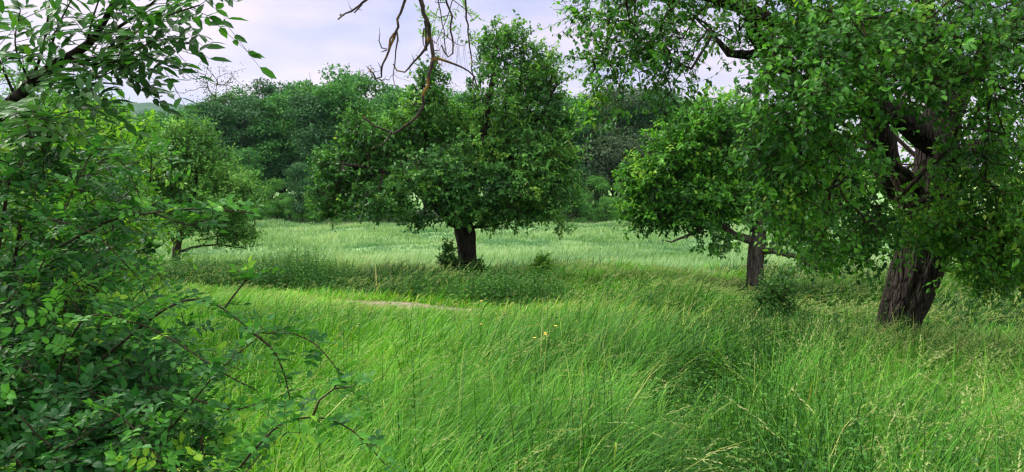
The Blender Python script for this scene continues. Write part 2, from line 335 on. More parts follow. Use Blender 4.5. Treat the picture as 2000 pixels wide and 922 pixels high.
def near_meadow():
    acc = Acc()
    nc = 19000; cx, cy_ = wedge(nc, .9, 21, 1.6, .92); nb = 19
    cr_ = .035 + .011 * cy_
    ox = R.normal(0, 1, (nc, nb)) * cr_[:, None]; oy = R.normal(0, 1, (nc, nb)) * cr_[:, None]
    ch = np.repeat(R.uniform(.62, 1.22, nc), nb); ct = np.repeat(R.normal(0, .11, nc), nb); ca = np.repeat(R.normal(0, .45, nc), nb); cb = np.repeat(R.uniform(.5, 1.35, nc), nb)
    x = (cx[:, None] + ox).ravel(); y = (cy_[:, None] + oy).ravel(); rad = np.arctan2(oy, ox).ravel()
    h, pd, onp = zone(x, y)
    bare = np.exp(-((x + 2.0) / .55) ** 2) * .80 + .25 * vnoise(x, y, .8, 3)
    keep = (R.random(len(x)) > onp * np.clip(bare, 0, .97)) & (R.random(len(x)) > .25 * ditch(x, y)) & (y > .8)
    x, y, h, pd, ch, ct, ca, cb, rad = [q[keep] for q in (x, y, h, pd, ch, ct, ca, cb, rad)]; k = len(x)
    hh = h * ch * (.55 + .6 * R.random(k)) * 1.02
    w = np.maximum(.0052, .0011 * y) * (.6 + .9 * R.random(k)) * np.where(R.random(k) < .08, 1.4, 1)
    flow = (vnoise(x, y, 2.5, 9) - .5) * 1.6
    ang = .12 + flow + ca * 1.3 + R.normal(0, .6, k) + np.where(R.random(k) < .3, np.sin(rad) * 1.2, 0)
    lean = np.abs(R.normal(.2, .2, k)); bend = R.uniform(.5, 2.7, k) * cb * (.55 + .95 * vnoise(x, y, 1.3, 12))
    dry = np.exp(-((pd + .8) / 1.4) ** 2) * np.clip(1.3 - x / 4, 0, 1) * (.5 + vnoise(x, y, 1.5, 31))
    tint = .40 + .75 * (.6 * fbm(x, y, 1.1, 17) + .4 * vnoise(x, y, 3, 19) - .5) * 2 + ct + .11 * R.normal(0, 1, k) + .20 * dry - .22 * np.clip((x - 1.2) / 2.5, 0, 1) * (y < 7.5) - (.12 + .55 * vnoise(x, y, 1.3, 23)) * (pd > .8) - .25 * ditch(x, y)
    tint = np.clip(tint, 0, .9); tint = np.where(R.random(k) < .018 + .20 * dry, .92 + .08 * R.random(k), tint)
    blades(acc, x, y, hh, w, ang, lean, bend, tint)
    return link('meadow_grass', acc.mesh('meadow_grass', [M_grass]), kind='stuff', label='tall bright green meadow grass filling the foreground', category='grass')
near_meadow()

def seed_grass():
    """flowering stalks with drooping pale panicles"""
    acc = Acc()
    x, y = wedge(44000, 1.4, 20, 1.2, 1.0)
    h, pd, onp = zone(x, y)
    dens = .03 + .80 * np.clip((x - .35 * y + .9) / 1.6, 0, 1) * (pd < -1) + .55 * (pd > .9) + .35 * vnoise(x, y, 1.2, 30) - .5 * ditch(x, y)
    dens = dens + .2 * np.clip((3.4 - y) / 1.2, 0, 1)
    keep = (R.random(len(x)) < dens) & (onp < .3); x, y, h, pd = x[keep], y[keep], h[keep], pd[keep]; k = len(x)
    hh = np.clip(h, .3, 1) * (.85 + .45 * R.random(k)); ang = .3 + R.normal(0, .7, k); lean = R.uniform(.15, .7, k); bend = R.uniform(.6, 1.6, k)
    w = np.maximum(.0018, .0005 * y)
    C = blades(acc, x, y, hh, w, ang, lean, bend, R.uniform(.3, 1, k) * .8, 6)
    nsp = 16
    u = 1 - .30 * (np.arange(nsp) / nsp)[None, :] * (.6 + .6 * R.random((k, 1)))
    fi = u * 6; i0 = np.clip(fi.astype(int), 0, 5); fr = (fi - i0)[..., None]; kk = np.arange(k)[:, None]
    Q = C[kk, i0] * (1 - fr) + C[kk, i0 + 1] * fr; D = unit(C[kk, i0 + 1] - C[kk, i0])
    g = R.normal(0, 1, Q.shape); spread = (.12 + .65 * R.random((k, 1, 1)) ** 2)
    A = unit(D + g * spread + np.array([0, 0, -.15]))
    L = np.repeat(.013 + .014 * R.random(k), nsp) * (.7 + .6 * R.random(k * nsp)); L = np.maximum(L, .0026 * np.repeat(y, nsp))
    off = (g * spread * .02 * (np.arange(nsp) / nsp)[None, :, None]).reshape(-1, 3)
    leaves(acc, Q.reshape(-1, 3) + off, A.reshape(-1, 3), R.normal(0, 1, (k * nsp, 3)), L, np.maximum(.0036, L * .28), np.repeat(R.random(k), nsp) * .8 + .2 * R.random(k * nsp), LEAF_LO, 1)
    link('seed_head_grass', acc.mesh('seed_head_grass', [M_grass, M_seed]), kind='stuff', label='pale drooping seed heads of tall grass over the meadow', category='grass')
seed_grass()

def crop_field():
    acc = Acc(); n = 300000
    y = 15 + 52 * R.random(n) ** .85; x = (R.random(n) * 2 - 1) * (.72 * y + 3)
    keep = (y - path_y(x) > 2.4 + 2.2 * vnoise(x, y, 2, 3)) & (y > 15.6 + 1.6 * vnoise(x, y, 1.5, 7)); x, y = x[keep], y[keep]; k = len(x)
    far = np.clip((y - 25) / 6, 0, 1)
    lod = np.clip((.6 * fbm(x * .6, y, 5.0, 44) + .4 * vnoise(x * .8, y, 1.9, 46) - .45) * 10, 0, 1) * far
    ang = (vnoise(x, y, 3, 50) - .5) * 12 * np.clip(lod + .25 * far, 0, 1) + R.normal(.2, .6, k) * (1 + 1.5 * far)
    hh = (.42 + .2 * R.random(k)) * (1 - .3 * far) * (.25 + 1.5 * fbm(x, y, 2.2, 48) * np.clip((y - 20) / 8, 0, 1) + .38 * (1 - np.clip((y - 20) / 8, 0, 1))); hh = hh * (1 - .45 * lod) * np.where(y < 18.5, .55, 1); lean = .15 + lod * R.uniform(.3, 1.2, k) * (.4 + vnoise(x, y * 1.5, 2.2, 61)); bend = R.uniform(.2, .9, k)
    w = .0009 * y * (.7 + .6 * R.random(k))
    tint = np.clip(.48 + .45 * (fbm(x, y * 1.8, 4, 71) - .5) * 2 + .2 * R.normal(0, 1, k) - .6 * lod + .16 * np.clip((30 - y) / 8, 0, 1), 0, 1)
    blades(acc, x, y, hh, w, ang, lean, bend, tint, 3)
    link('crop', acc.mesh('crop', [M_crop]), kind='stuff', label='pale green soft cereal crop with wind flattened patches', category='crop')
crop_field()

def weedy(accs, x, y, h, seed, n_leaf=16, L=.07, mat_i=0, droop=.3, round_=False, minl=.0):
    """herb stems with opposite leaves"""
    g = rs(seed); k = len(x); z = ground(x, y)
    B = np.stack([x, y, z], -1); top = B + np.stack([g.normal(0, .12, k), g.normal(0, .12, k), np.ones(k)], -1) * h[:, None]
    cones(accs, B, top, .003 + 0 * x, .0015 + 0 * x, 3, .3, mat_i)
    t = (np.arange(n_leaf) + 1) / n_leaf
    Q = B[:, None] + (top - B)[:, None] * t[None, :, None]
    a = g.random((k, 1)) * 6.28 + np.arange(n_leaf)[None] * 1.9 + g.normal(0, .4, (k, n_leaf))
    A = np.stack([np.cos(a), np.sin(a), g.normal(.15 - droop, .3, a.shape)], -1)
    LL = np.maximum(L * (1.15 - .6 * t)[None] * g.uniform(.7, 1.3, (k, n_leaf)), minl).ravel()
    leaves(accs, Q.reshape(-1, 3), A.reshape(-1, 3), np.array([0, 0, 1.]) + g.normal(0, .35, (k * n_leaf, 3)), LL, LL * .5, np.repeat(g.random(k), n_leaf) * .6 + .4 * g.random(k * n_leaf), LEAF_LO, mat_i)
def verge():
    acc = Acc(); n = 11000
    x = R.uniform(-18, 15, n); y = path_y(x) + R.uniform(.75, 3.0, n)
    pt = fbm(x, y * .8, 1.6, 90); keep = R.random(n) < np.clip(4.5 * (pt - .44) + .25 * (x < -3), 0, 1) * np.clip((2.5 - x) / 3 + .2, .08, 1) * np.clip(1.4 - .9 * (y - path_y(x) - 2.6), .1, 1); x, y = x[keep], y[keep]; pt = pt[keep]
    weedy(acc, x, y, (.30 + .35 * R.random(len(x))) * (.55 + 1.6 * np.clip(pt - .4, 0, .5)) * 1.25, 7, 14, .085, 0, .3, minl=.05)
    link('verge_weeds', acc.mesh('verge_weeds', [M_weed]), kind='stuff', label='dark nettles and weeds on the verge beyond the path', category='weeds')
    acc = Acc(); n = 1500
    y = R.uniform(2.4, 8, n); c = np.interp(y, [2, 3.5, 5, 7, 9], [1.05, 1.0, 1.35, 2.3, 3.1]); x = c + R.normal(.15, .5, n)
    weedy(acc, x, y, .25 + .35 * R.random(n), 8, 12, .055, 0, .2)
    link('ditch_weeds', acc.mesh('ditch_weeds', [M_weed]), kind='stuff', label='broad leaved weeds in the darker dip of the meadow', category='weeds')
verge()
def meadow_herbs():
    acc = Acc(); x, y = wedge(900, 1.8, 9, .3); keep = vnoise(x, y, 1.1, 77) > .42; x, y = x[keep], y[keep]; k = len(x); h, pd, onp = zone(x, y)
    weedy(acc, x, y, h * R.uniform(.6, 1.0, k), 17, 13, .05, 0, .1)
    link('meadow_herbs', acc.mesh('meadow_herbs', [M_weed]), kind='stuff', label='leafy herb stems scattered between the meadow grasses', category='weeds')
    acc = Acc(); x, y = wedge(260, 1.8, 12, .3); k = len(x); h, pd, onp = zone(x, y); keep = pd < -.8; x, y, h = x[keep], y[keep], h[keep]; k = len(x)
    blades(acc, x, y, np.maximum(h, .3) * R.uniform(.7, 1.25, k), np.maximum(.003, .0009 * y), R.random(k) * 6.28, R.uniform(.05, 1.0, k), R.uniform(0, .9, k), R.uniform(.9, 1, k), 5)
    link('dry_grass', acc.mesh('dry_grass', [M_grass]), kind='stuff', label='old straw coloured stalks leaning in the meadow', category='grass')
meadow_herbs()

# ------------------------------------------------------------------ trees
def crown_points(blobs, n, g, shell=.45):
    """blobs: (centre, radii, weight) in tree-local space; points favour the outer part of each blob"""
    w = np.array([b[2] for b in blobs], float); w /= w.sum(); idx = g.choice(len(blobs), n, p=w)
    C = np.array([b[0] for b in blobs], float)[idx]; Rr = np.array([b[1] for b in blobs], float)[idx]
    d = unit(g.normal(0, 1, (n, 3))); r = g.random(n) ** shell
    return C + d * Rr * r[:, None]
def smooth_poly(pts, step=.18):
    pts = np.asarray(pts, float); seg = np.linalg.norm(np.diff(pts[:, :3], axis=0), axis=1); s = np.concatenate([[0], np.cumsum(seg)])
    n = max(3, int(s[-1] / step) + 1); t = np.linspace(0, s[-1], n)
    # catmull-rom through the given points
    out = np.zeros((n, pts.shape[1])); ext = np.vstack([2 * pts[0] - pts[1], pts, 2 * pts[-1] - pts[-2]])
    i = np.clip(np.searchsorted(s, t, 'right') - 1, 0, len(pts) - 2); u = ((t - s[i]) / np.maximum(seg[i], 1e-6))[:, None]
    p0, p1, p2, p3 = ext[i], ext[i + 1], ext[i + 2], ext[i + 3]
    return .5 * (2 * p1 + (p2 - p0) * u + (2 * p0 - 5 * p1 + 4 * p2 - p3) * u ** 2 + (3 * p1 - p0 - 3 * p2 + p3) * u ** 3)
def grow(nodes, targets, step=.3, g=None, sag=.1, maxlink=3.0):
    """attach every target to the nearest node of the growing skeleton; returns nodes, parents, tip index"""
    Pn = list(nodes); par = [-1] * len(Pn); order = np.argsort([np.min(np.linalg.norm(nodes - t, axis=1)) for t in targets])
    arr = np.zeros((len(Pn) + len(targets) * 14, 3)); arr[:len(Pn)] = nodes; cnt = len(Pn); tips = []
    parr = np.full(len(arr), -1)
    for o in order:
        t = targets[o]; d = np.linalg.norm(arr[:cnt] - t, axis=1); q = int(np.argmin(d)); dist = d[q]
        if dist > maxlink: continue
        k = max(1, min(12, int(round(dist / step)))); a = arr[q].copy(); bow = g.normal(0, .09 * dist, 3); bow[2] += sag * dist
        prev = q
        for s in range(1, k + 1):
            u = s / k
            if cnt >= len(arr): break
            arr[cnt] = a + (t - a) * u + bow * math.sin(math.pi * u) + (g.normal(0, .02, 3) if s < k else 0); parr[cnt] = prev; prev = cnt; cnt += 1
        tips.append(prev)
    return arr[:cnt], parr[:cnt], np.array(tips)

def tree(name, label, cat, base, trunk, limbs, blobs, n_clump, leaf, mats, seed, group=None, tw=(4, .45, 9), tpl=LEAF_LO, tipr=.0035, trunk_n=18, sag=.1, droop=.25, extra=None, shell=.45, rough=.12, lobes=0, step=.3, up=.3):
    """trunk/limbs: lists of (x,y,z,r) in world space; blobs in world space"""
    g = rs(seed); base = np.array(base, float); mleaf, mbark, mtwig = mats
    root = thing(name, label, cat, base, group)
    sh = lambda a: np.asarray(a, float) - np.append(base, [0] * (np.asarray(a).shape[-1] - 3))
    tr = smooth_poly(sh(trunk), .12); acc = Acc(); tube(acc, tr[:, :3], tr[:, 3], trunk_n, rough=rough, seed=seed, lobes=lobes); link('trunk', acc.mesh('trunk', [mbark], True), root)
    nodes = [tr[int(len(tr) * .55):, :3]]; nr = [tr[int(len(tr) * .55):, 3]]
    for i, l in enumerate(limbs):
        lb = smooth_poly(sh(l), .15); lb[1:-1, :3] += g.normal(0, .012, (len(lb) - 2, 3)); acc = Acc()
        tube(acc, lb[:, :3], lb[:, 3], 10, rough=.12, seed=seed + i); link('branch', acc.mesh('branch', [mbark], True), root)
        nodes.append(lb[2:, :3]); nr.append(lb[2:, 3])
    nodes = np.concatenate(nodes); nr = np.concatenate(nr); n0 = len(nodes)
    T = crown_points([(sh(b[0]), b[1], b[2]) for b in blobs], n_clump, g, shell)
    arr, par, tips = grow(nodes, T, step, g, sag)
    cnt = np.zeros(len(arr)); cnt[tips] = 1
    for i in range(len(arr) - 1, n0 - 1, -1): cnt[par[i]] += cnt[i]
    rad = tipr * np.maximum(cnt, 1) ** .44; rad[:n0] = np.maximum(nr, 0.004); i = np.arange(n0, len(arr)); rp = np.minimum(rad[par[i]], rad[i] * 1.25)
    acc = Acc(); cones(acc, arr[par[i]], arr[i], rp, rad[i], 5, .5, 1)
    # leafy twiglets
    nt_, tl, nl = tw; tp = arr[tips]; k = len(tp); dirp = unit(arr[tips] - arr[par[tips]])
    cen = np.average(T, axis=0); outw = unit(tp - cen)
    D = unit(np.repeat(dirp * .5 + outw * .45 + np.array([0, 0, up]), nt_, 0) + g.normal(0, .62, (k * nt_, 3))); TP = np.repeat(tp, nt_, 0) + g.normal(0, .05, (k * nt_, 3))
    TL = tl * g.uniform(.5, 1.25, k * nt_); ends = TP + D * TL[:, None] + np.array([0, 0, -1]) * (droop * TL * .6)[:, None]
    cones(acc, TP, ends, np.full(k * nt_, tipr * .8), np.full(k * nt_, tipr * .35), 3, .5, 1)
    u = (np.arange(nl) + .6) / nl; u = u[None, :, None]; Q = TP[:, None] + (ends - TP)[:, None] * u + g.normal(0, .012, (k * nt_, nl, 3))
    A = unit(D)[:, None] * .45 + g.normal(0, .65, Q.shape) + np.array([0, 0, -droop]); L0, W0 = leaf
    Ls = (L0 * g.uniform(.65, 1.25, Q.shape[:2])).ravel(); Nn = np.array([0, 0, 1.0]) + .6 * np.repeat(np.repeat(outw, nt_, 0), nl, 0) + g.normal(0, .35, (Q.shape[0] * nl, 3))
    ti = np.repeat(np.clip(np.repeat(g.normal(.45, .17, k), nt_) + g.normal(0, .12, k * nt_), 0, .9), nl) + g.normal(0, .09, k * nt_ * nl)
    pq = Q.reshape(-1, 3); ti = ti + .55 * (vnoise(pq[:, 0] + pq[:, 1] * .6, pq[:, 2] + seed, .9) - .5)
    ti = np.where(g.random(len(ti)) < .006, 1.0, np.clip(ti, 0, .93))
    leaves(acc, Q.reshape(-1, 3), A.reshape(-1, 3), Nn, Ls, Ls * (W0 / L0), ti, tpl, 0)
    link('crown', acc.mesh('crown', [mleaf, mtwig]), root)
    return root

def rr(*v): return v
# --- big leaning orchard tree on the right
bx, by = BIG; bz = float(ground(bx - 1.7, by))
def W(px, py, d, r): p = P(px, py, d); return (p[0], p[1], p[2], r)
b0 = P(1752, 662, 7.6); b0[2] = float(ground(b0[0], 7.6))
trunkR = [(b0[0] - .05, 7.6, b0[2] - .2, .215), W(1754, 640, 7.6, .20), W(1773, 580, 7.6, .222), W(1798, 510, 7.6, .25), W(1820, 430, 7.6, .255), W(1827, 350, 7.6, .20), W(1832, 285, 7.6, .185), W(1838, 235, 7.6, .19)]
limbsR = [
    [W(1812, 470, 7.6, .17), W(1775, 400, 7.5, .15), W(1738, 350, 7.4, .13), W(1728, 290, 7.3, .125), W(1700, 225, 7.2, .12), W(1690, 160, 7.1, .10), W(1670, 60, 7.0, .07), W(1640, -60, 6.9, .04)],
    [W(1825, 280, 7.6, .15), W(1790, 250, 7.4, .13), W(1740, 215, 7.2, .12), W(1690, 203, 7.0, .10), W(1620, 205, 6.8, .08), W(1560, 175, 6.5, .06), W(1500, 150, 6.1, .04)],
    [W(1838, 250, 7.6, .16), W(1835, 150, 7.6, .13), W(1810, 50, 7.7, .11), W(1800, -100, 7.8, .08), W(1760, -260, 7.8, .04)],
    [W(1835, 200, 7.6, .12), W(1720, 90, 7.0, .10), W(1610, 60, 6.5, .085), W(1500, 95, 6.2, .075), W(1475, 50, 6.1, .06), W(1462, 35, 6.1, .04)],
    [W(1810, 60, 7.7, .10), W(1650, 30, 7.2, .085), W(1540, 55, 6.8, .075), W(1480, 30, 6.6, .07), W(1410, 0, 6.4, .05), W(1240, -30, 6.3, .02)],
    [W(1838, 240, 7.6, .14), W(1900, 150, 7.5, .11), W(1970, 60, 7.3, .09), W(2080, -30, 7.1, .05)],
    [W(1832, 330, 7.6, .12), W(1900, 290, 7.2, .09), W(1980, 290, 6.8, .07), W(2080, 310, 6.5, .03)],
    [W(1812, 400, 7.55, .05), W(1760, 330, 7.1, .035), W(1690, 330, 6.6, .025), W(1620, 370, 6.0, .012)],
    [W(1500, 98, 6.2, .045), W(1450, 110, 6.1, .035), W(1415, 95, 6.1, .028), W(1392, 68, 6.1, .014)],
]
def Bl(px, py, d, rx, ry, rz, w): p = P(px, py, d); return (p, (rx, ry, rz), w)
blobsR = [
    Bl(1180, 30, 6.3, .50, .8, .45, .55), Bl(1330, 40, 6.3, .7, .9, .45, .75), Bl(1250, 130, 6.3, .45, .6, .35, .40), Bl(1170, 190, 6.2, .18, .3, .45, .13), Bl(1330, 180, 6.3, .3, .4, .25, .15),
    Bl(1450, 0, 6.5, .8, 1.2, .5, .55), Bl(1620, 50, 5.6, .6, .8, .5, 1.3), Bl(1580, 150, 5.2, .40, .5, .40, .7), Bl(1700, 90, 5.6, .8, .9, .5, 1.3), Bl(1860, 70, 5.8, .9, 1.0, .6, 1.5),
    Bl(1960, 130, 5.6, .6, .9, .6, 1.1), Bl(1580, 270, 5.8, .40, .8, .42, .7), Bl(1520, 300, 5.6, .35, .5, .5, .55), Bl(1560, 400, 6.0, .42, .6, .36, .45), Bl(1640, 370, 6.6, .35, .8, .40, .45), 
    Bl(1930, 360, 6.2, .55, .8, .5, 1.1), Bl(1960, 450, 6.2, .5, .7, .40, .9), Bl(1905, 440, 6.5, .3, .4, .3, .4), Bl(1800, 425, 6.6, .38, .4, .24, .5), Bl(1700, 440, 6.3, .3, .4, .2, .3), Bl(1990, 280, 6.8, .5, 1.0, .7, .8), Bl(1650, 470, 6.5, .4, .5, .16, .18), Bl(1620, 470, 6.2, .4, .5, .16, .16), Bl(1945, 530, 6.6, .35, .5, .16, .3),
    Bl(1600, -150, 7.2, 1.6, 1.6, .8, 1.1), Bl(1850, -150, 7.6, 1.8, 1.6, .9, 1.2), Bl(1300, -110, 6.6, .8, 1.0, .5, .5), Bl(1900, 200, 9.0, 1.4, .8, 1.0, .7), Bl(1650, 300, 8.8, 1.0, .7, .6, .4), Bl(1750, 120, 6.2, .5, .6, .25, .4),
]
big = tree('apple_tree', 'large old orchard tree with thick leaning brown trunk and overhanging crown', 'tree', b0, trunkR, limbsR, blobsR, 1800, (.052, .032), (M_apple, M_bark, M_twig), 21, tw=(4, .23, 8), tpl=LEAF_HI, tipr=.003, trunk_n=40, droop=.45, rough=.10, lobes=3, step=.22)
# white marker tag on the trunk
a = Acc(); q = P(1830, 547, 7.52) - b0
for s in (0, 1): pass
v = np.array([[x, y, z] for x in (-.012, .012) for y in (-.006, .006) for z in (-.035, .035)]) ; v[:, 0] += v[:, 2] * .35
a.add(v + q, None, [[0, 1, 3, 2], [4, 6, 7, 5], [0, 4, 5, 1], [2, 3, 7, 6], [0, 2, 6, 4], [1, 5, 7, 3]])
mw, t_ = new_mat('white_paint'); o_ = t_.nodes.new('ShaderNodeOutputMaterial'); p_ = t_.nodes.new('ShaderNodeBsdfPrincipled'); p_.inputs['Base Color'].default_value = (.75, .75, .75, 1); t_.links.new(p_.outputs[0], o_.inputs[0])
link('marker_tag', a.mesh('marker_tag', [mw]), big, label='small white tag on the trunk edge')

# --- centre tree
c0 = G(912, 17.3)
def Wc(px, py, r, d=17.3): return W(px, py, d, r)
trunkC = [(c0[0] + .02, 17.3, c0[2] - .2, .26), Wc(914, 530, .215), Wc(911, 490, .205), Wc(907, 455, .22), Wc(902, 425, .19), Wc(905, 390, .16), Wc(915, 350, .14)]
limbsC = [
    [Wc(905, 440, .15), Wc(880, 432, .12), Wc(850, 400, .11), Wc(838, 370, .11), Wc(828, 330, .09), Wc(835, 290, .07), Wc(830, 240, .04), Wc(840, 190, .02)],
    [Wc(838, 368, .08), Wc(815, 355, .07), Wc(780, 345, .06, 17), Wc(730, 330, .045, 16.8), Wc(670, 320, .03, 16.5)],
    [Wc(914, 355, .12), Wc(940, 280, .10), Wc(955, 200, .08), Wc(965, 120, .05), Wc(970, 60, .02)],
    [Wc(910, 380, .10), Wc(970, 330, .08), Wc(1030, 270, .06), Wc(1070, 200, .035), Wc(1090, 160, .02)],
    [Wc(908, 420, .08), Wc(960, 400, .05, 17.6), Wc(1010, 370, .03, 17.8), Wc(1060, 350, .015, 18)],
    [Wc(906, 400, .09), Wc(900, 340, .07, 18), Wc(880, 260, .05, 18.5), Wc(870, 200, .03, 19)],
    [Wc(906, 445, .07), Wc(950, 442, .03, 17.1), Wc(1000, 432, .015, 17)],
]
def Bc(px, py, rx, ry, rz, w, d=17.3): return Bl(px, py, d, rx, ry, rz, w)
blobsC = [Bc(965, 95, .55, .6, .6, 1.0), Bc(1005, 75, .35, .4, .35, .4), Bc(990, 190, .95, 1.1, .75, 2.6), Bc(1060, 160, .6, .7, .6, .9), Bc(1040, 290, 1.0, 1.2, .8, 2.8), Bc(960, 300, 1.1, 1.4, .8, 2.2),
          Bc(1045, 385, 1.0, 1.1, .5, 1.7), Bc(1090, 330, .5, .8, .6, .8), Bc(905, 400, .5, .5, .3, .6, 16.4), Bc(870, 370, .5, .5, .35, .6, 16.2), Bc(970, 410, 1.0, 1.2, .36, 1.6), Bc(1000, 350, .9, .7, .5, 1.0, 16.2), Bc(850, 340, .9, 1.2, .7, 1.6, 16.6), Bc(830, 230, .8, .9, .6, 1.5), Bc(770, 280, .9, 1.0, .75, 2.0), Bc(690, 330, .75, .9, .6, 1.7),
          Bc(700, 250, .5, .6, .5, .8), Bc(840, 150, .3, .4, .3, .3), Bc(1045, 120, .45, .5, .45, .6), Bc(1095, 240, .4, .6, .6, .6), Bc(650, 385, .5, .7, .42, .9), Bc(740, 390, .7, .9, .38, 1.0, 16.8), Bc(840, 190, .45, .6, .45, .6), Bc(900, 250, .7, 1.1, .6, 1.2, 18), Bc(820, 430, .4, .6, .22, .3, 16.6), Bc(640, 320, .35, .4, .4, .4), Bc(1090, 440, .2, .3, .2, .1)]
tree('pear_tree', 'tall broad fruit tree with short dark trunk standing at the centre of the verge', 'tree', c0, trunkC, limbsC, blobsC, 1800, (.098, .062), (M_pear, M_bark, M_barkd), 31, tw=(4, .30, 8), tipr=.005, trunk_n=24, lobes=3, droop=.3)

# --- second right tree
d0 = G(1474, 14.8)
def Wd(px, py, r, d=14.8): return W(px, py, d, r)
trunkD = [(d0[0], 14.8, d0[2] - .2, .21), Wd(1473, 560, .17), Wd(1474, 520, .165), Wd(1478, 480, .16), Wd(1480, 440, .15), Wd(1478, 400, .14), Wd(1470, 350, .11)]
limbsD = [
    [Wd(1475, 470, .10), Wd(1440, 462, .085), Wd(1400, 435, .08), Wd(1370, 400, .06), Wd(1330, 350, .05), Wd(1290, 300, .035), Wd(1260, 260, .02)],
    [Wd(1482, 490, .08), Wd(1520, 492, .06, 14.4), Wd(1560, 505, .045, 14.2), Wd(1610, 530, .02, 14)],
    [Wd(1478, 400, .10), Wd(1500, 330, .08), Wd(1530, 260, .05), Wd(1540, 200, .02)],
    [Wd(1472, 360, .09), Wd(1440, 300, .07), Wd(1400, 240, .05), Wd(1370, 210, .02)],
    [Wd(1405, 437, .05), Wd(1370, 445, .035, 14.5), Wd(1320, 470, .02, 14.3), Wd(1300, 470, .01, 14.3)],
]
def Bd(px, py, rx, ry, rz, w, d=14.8): return Bl(px, py, d, rx, ry, rz, w)
blobsD = [Bd(1400, 230, .8, 1.0, .5, 1.4), Bd(1330, 290, .75, .9, .6, 1.7), Bd(1260, 340, .42, .6, .45, 1.0), Bd(1270, 410, .45, .6, .4, .9), Bd(1370, 370, .8, 1.0, .5, 1.6), Bd(1450, 300, .9, 1.1, .6, 1.5), Bd(1430, 385, .6, .8, .3, .8),
          Bd(1560, 300, .9, 1.0, .7, 1.4), Bd(1560, 420, .8, .8, .5, 1.2), Bd(1600, 500, .6, .6, .25, .4, 14.2), Bd(1300, 425, .55, .5, .2, .55), Bd(1370, 430, .5, .5, .18, .4, 14.3), Bd(1240, 400, .25, .4, .3, .3), Bd(1400, 470, .4, .5, .18, .22, 14.2), Bd(1640, 380, .6, .8, .6, .8)]
tree('plum_tree', 'bushy round fruit tree with slim grey trunk at the meadow edge', 'tree', d0, trunkD, limbsD, blobsD, 1150, (.092, .058), (M_apple, M_barkg, M_barkd), 41, tw=(4, .28, 8), tipr=.004, trunk_n=18, droop=.3)

# --- left small tree
e0 = G(344, 23.5)
def We(px, py, r, d=23.5): return W(px, py, d, r)
trunkE = [(e0[0], 23.5, e0[2] - .2, .17), We(344, 520, .13), We(345, 490, .125), We(350, 465, .11), We(365, 420, .09), We(380, 370, .07), We(385, 320, .03)]
limbsE = [[We(345, 495, .06), We(370, 485, .04), We(420, 478, .028), We(480, 486, .015)], [We(350, 470, .07), We(400, 430, .06), We(450, 390, .04), We(490, 370, .02)],
          [We(346, 480, .07), We(320, 440, .06), We(300, 400, .04), We(280, 380, .02)]]
def Be(px, py, rx, ry, rz, w, d=23.5): return Bl(px, py, d, rx, ry, rz, w)
blobsE = [Be(375, 325, 1.3, 1.3, .9, 2.4), Be(450, 385, 1.0, 1.2, .75, 1.8), Be(310, 370, .9, 1.2, .8, 1.6), Be(390, 430, 1.5, 1.2, .35, 1.1), Be(370, 270, .8, .7, .5, .9), Be(455, 462, .7, .6, .25, .6), Be(290, 300, .5, .6, .5, .5)]
tree('apple_tree', 'low rounded fruit tree with many fine dark branches behind the left bush', 'tree', e0, trunkE, limbsE, blobsE, 850, (.105, .062), (M_olive, M_barkd, M_barkd), 51, tw=(4, .46, 8), tipr=.006, trunk_n=12, droop=.1, up=.5)

# ------------------------------------------------------------------ woodland behind the field
def wood_mesh(seed, h, wid, n, mat, L, lumps=24, low=.12):
    """one woodland tree crown built round z=0: clumps of leaves over uneven lumps"""
    g = rs(seed); acc = Acc(); C = []; 
    for i in range(lumps):
        a = g.random() * 6.283; t = g.random(); zz = h * (low + .12 + (.80 - low) * t); rad = wid * (1 - .62 * t ** 1.8) * g.uniform(.25, .75)
        C.append((np.array([math.cos(a) * rad, math.sin(a) * rad, zz]), wid * g.uniform(.22, .42) * (1.1 - .45 * t)))
    C.append((np.array([0, 0, h * .84]), wid * .34))
    w = np.array([c[1] ** 2 for c in C]); idx = g.choice(len(C), n // 9, p=w / w.sum()); cc = np.array([c[0] for c in C])[idx]; cr_ = np.array([c[1] for c in C])[idx]
    d = unit(g.normal(0, 1, (len(idx), 3)) + np.array([0, 0, .35])); sp = cc + d * np.array([1, 1, .6]) * (cr_ * g.uniform(.72, 1.08, len(idx)))[:, None]
    ends = sp
    Q = (np.repeat(sp, 9, 0) + g.normal(0, L * .95, (len(sp) * 9, 3)) * np.array([1, 1, .6])); Q[:, 2] = np.maximum(Q[:, 2], .1)
    dd = np.repeat(d, 9, 0)
    Ls = L * g.uniform(.5, 1.3, len(Q)); ti = np.clip(np.repeat(g.normal(.45, .17, len(sp)), 9) + g.normal(0, .1, len(Q)), 0, 1)
    leaves(acc, Q, g.normal(0, .7, Q.shape) + dd * .5 + [0, 0, -.1], np.array([0, 0, .8]) + dd * .6 + g.normal(0, .45, Q.shape), Ls, Ls * .62, ti, LEAF_LO, 0)
    k = 14; tips = np.array([c[0] for c in C])
    for c in C[:k]:
        e = c[0]; s = np.array([0, 0, e[2] * .35]); mid = (s + e) / 2 + g.normal(0, .2, 3)
        tube(acc, smooth_poly([s, mid, e], .8), np.linspace(.09, .03, len(smooth_poly([s, mid, e], .8))), 4, m=1, cap=False)
    me = acc.mesh('woodland_crown', [mat, M_barkd])
    acc = Acc(); tp = smooth_poly([(0, 0, -.6), (g.normal(0, .15), g.normal(0, .15), h * .35), (g.normal(0, .25), g.normal(0, .25), h * .8)], .8); tube(acc, tp, np.linspace(.17, .05, len(tp)) * h / 10, 7)
    return me, acc.mesh('woodland_trunk', [M_barkd], True)
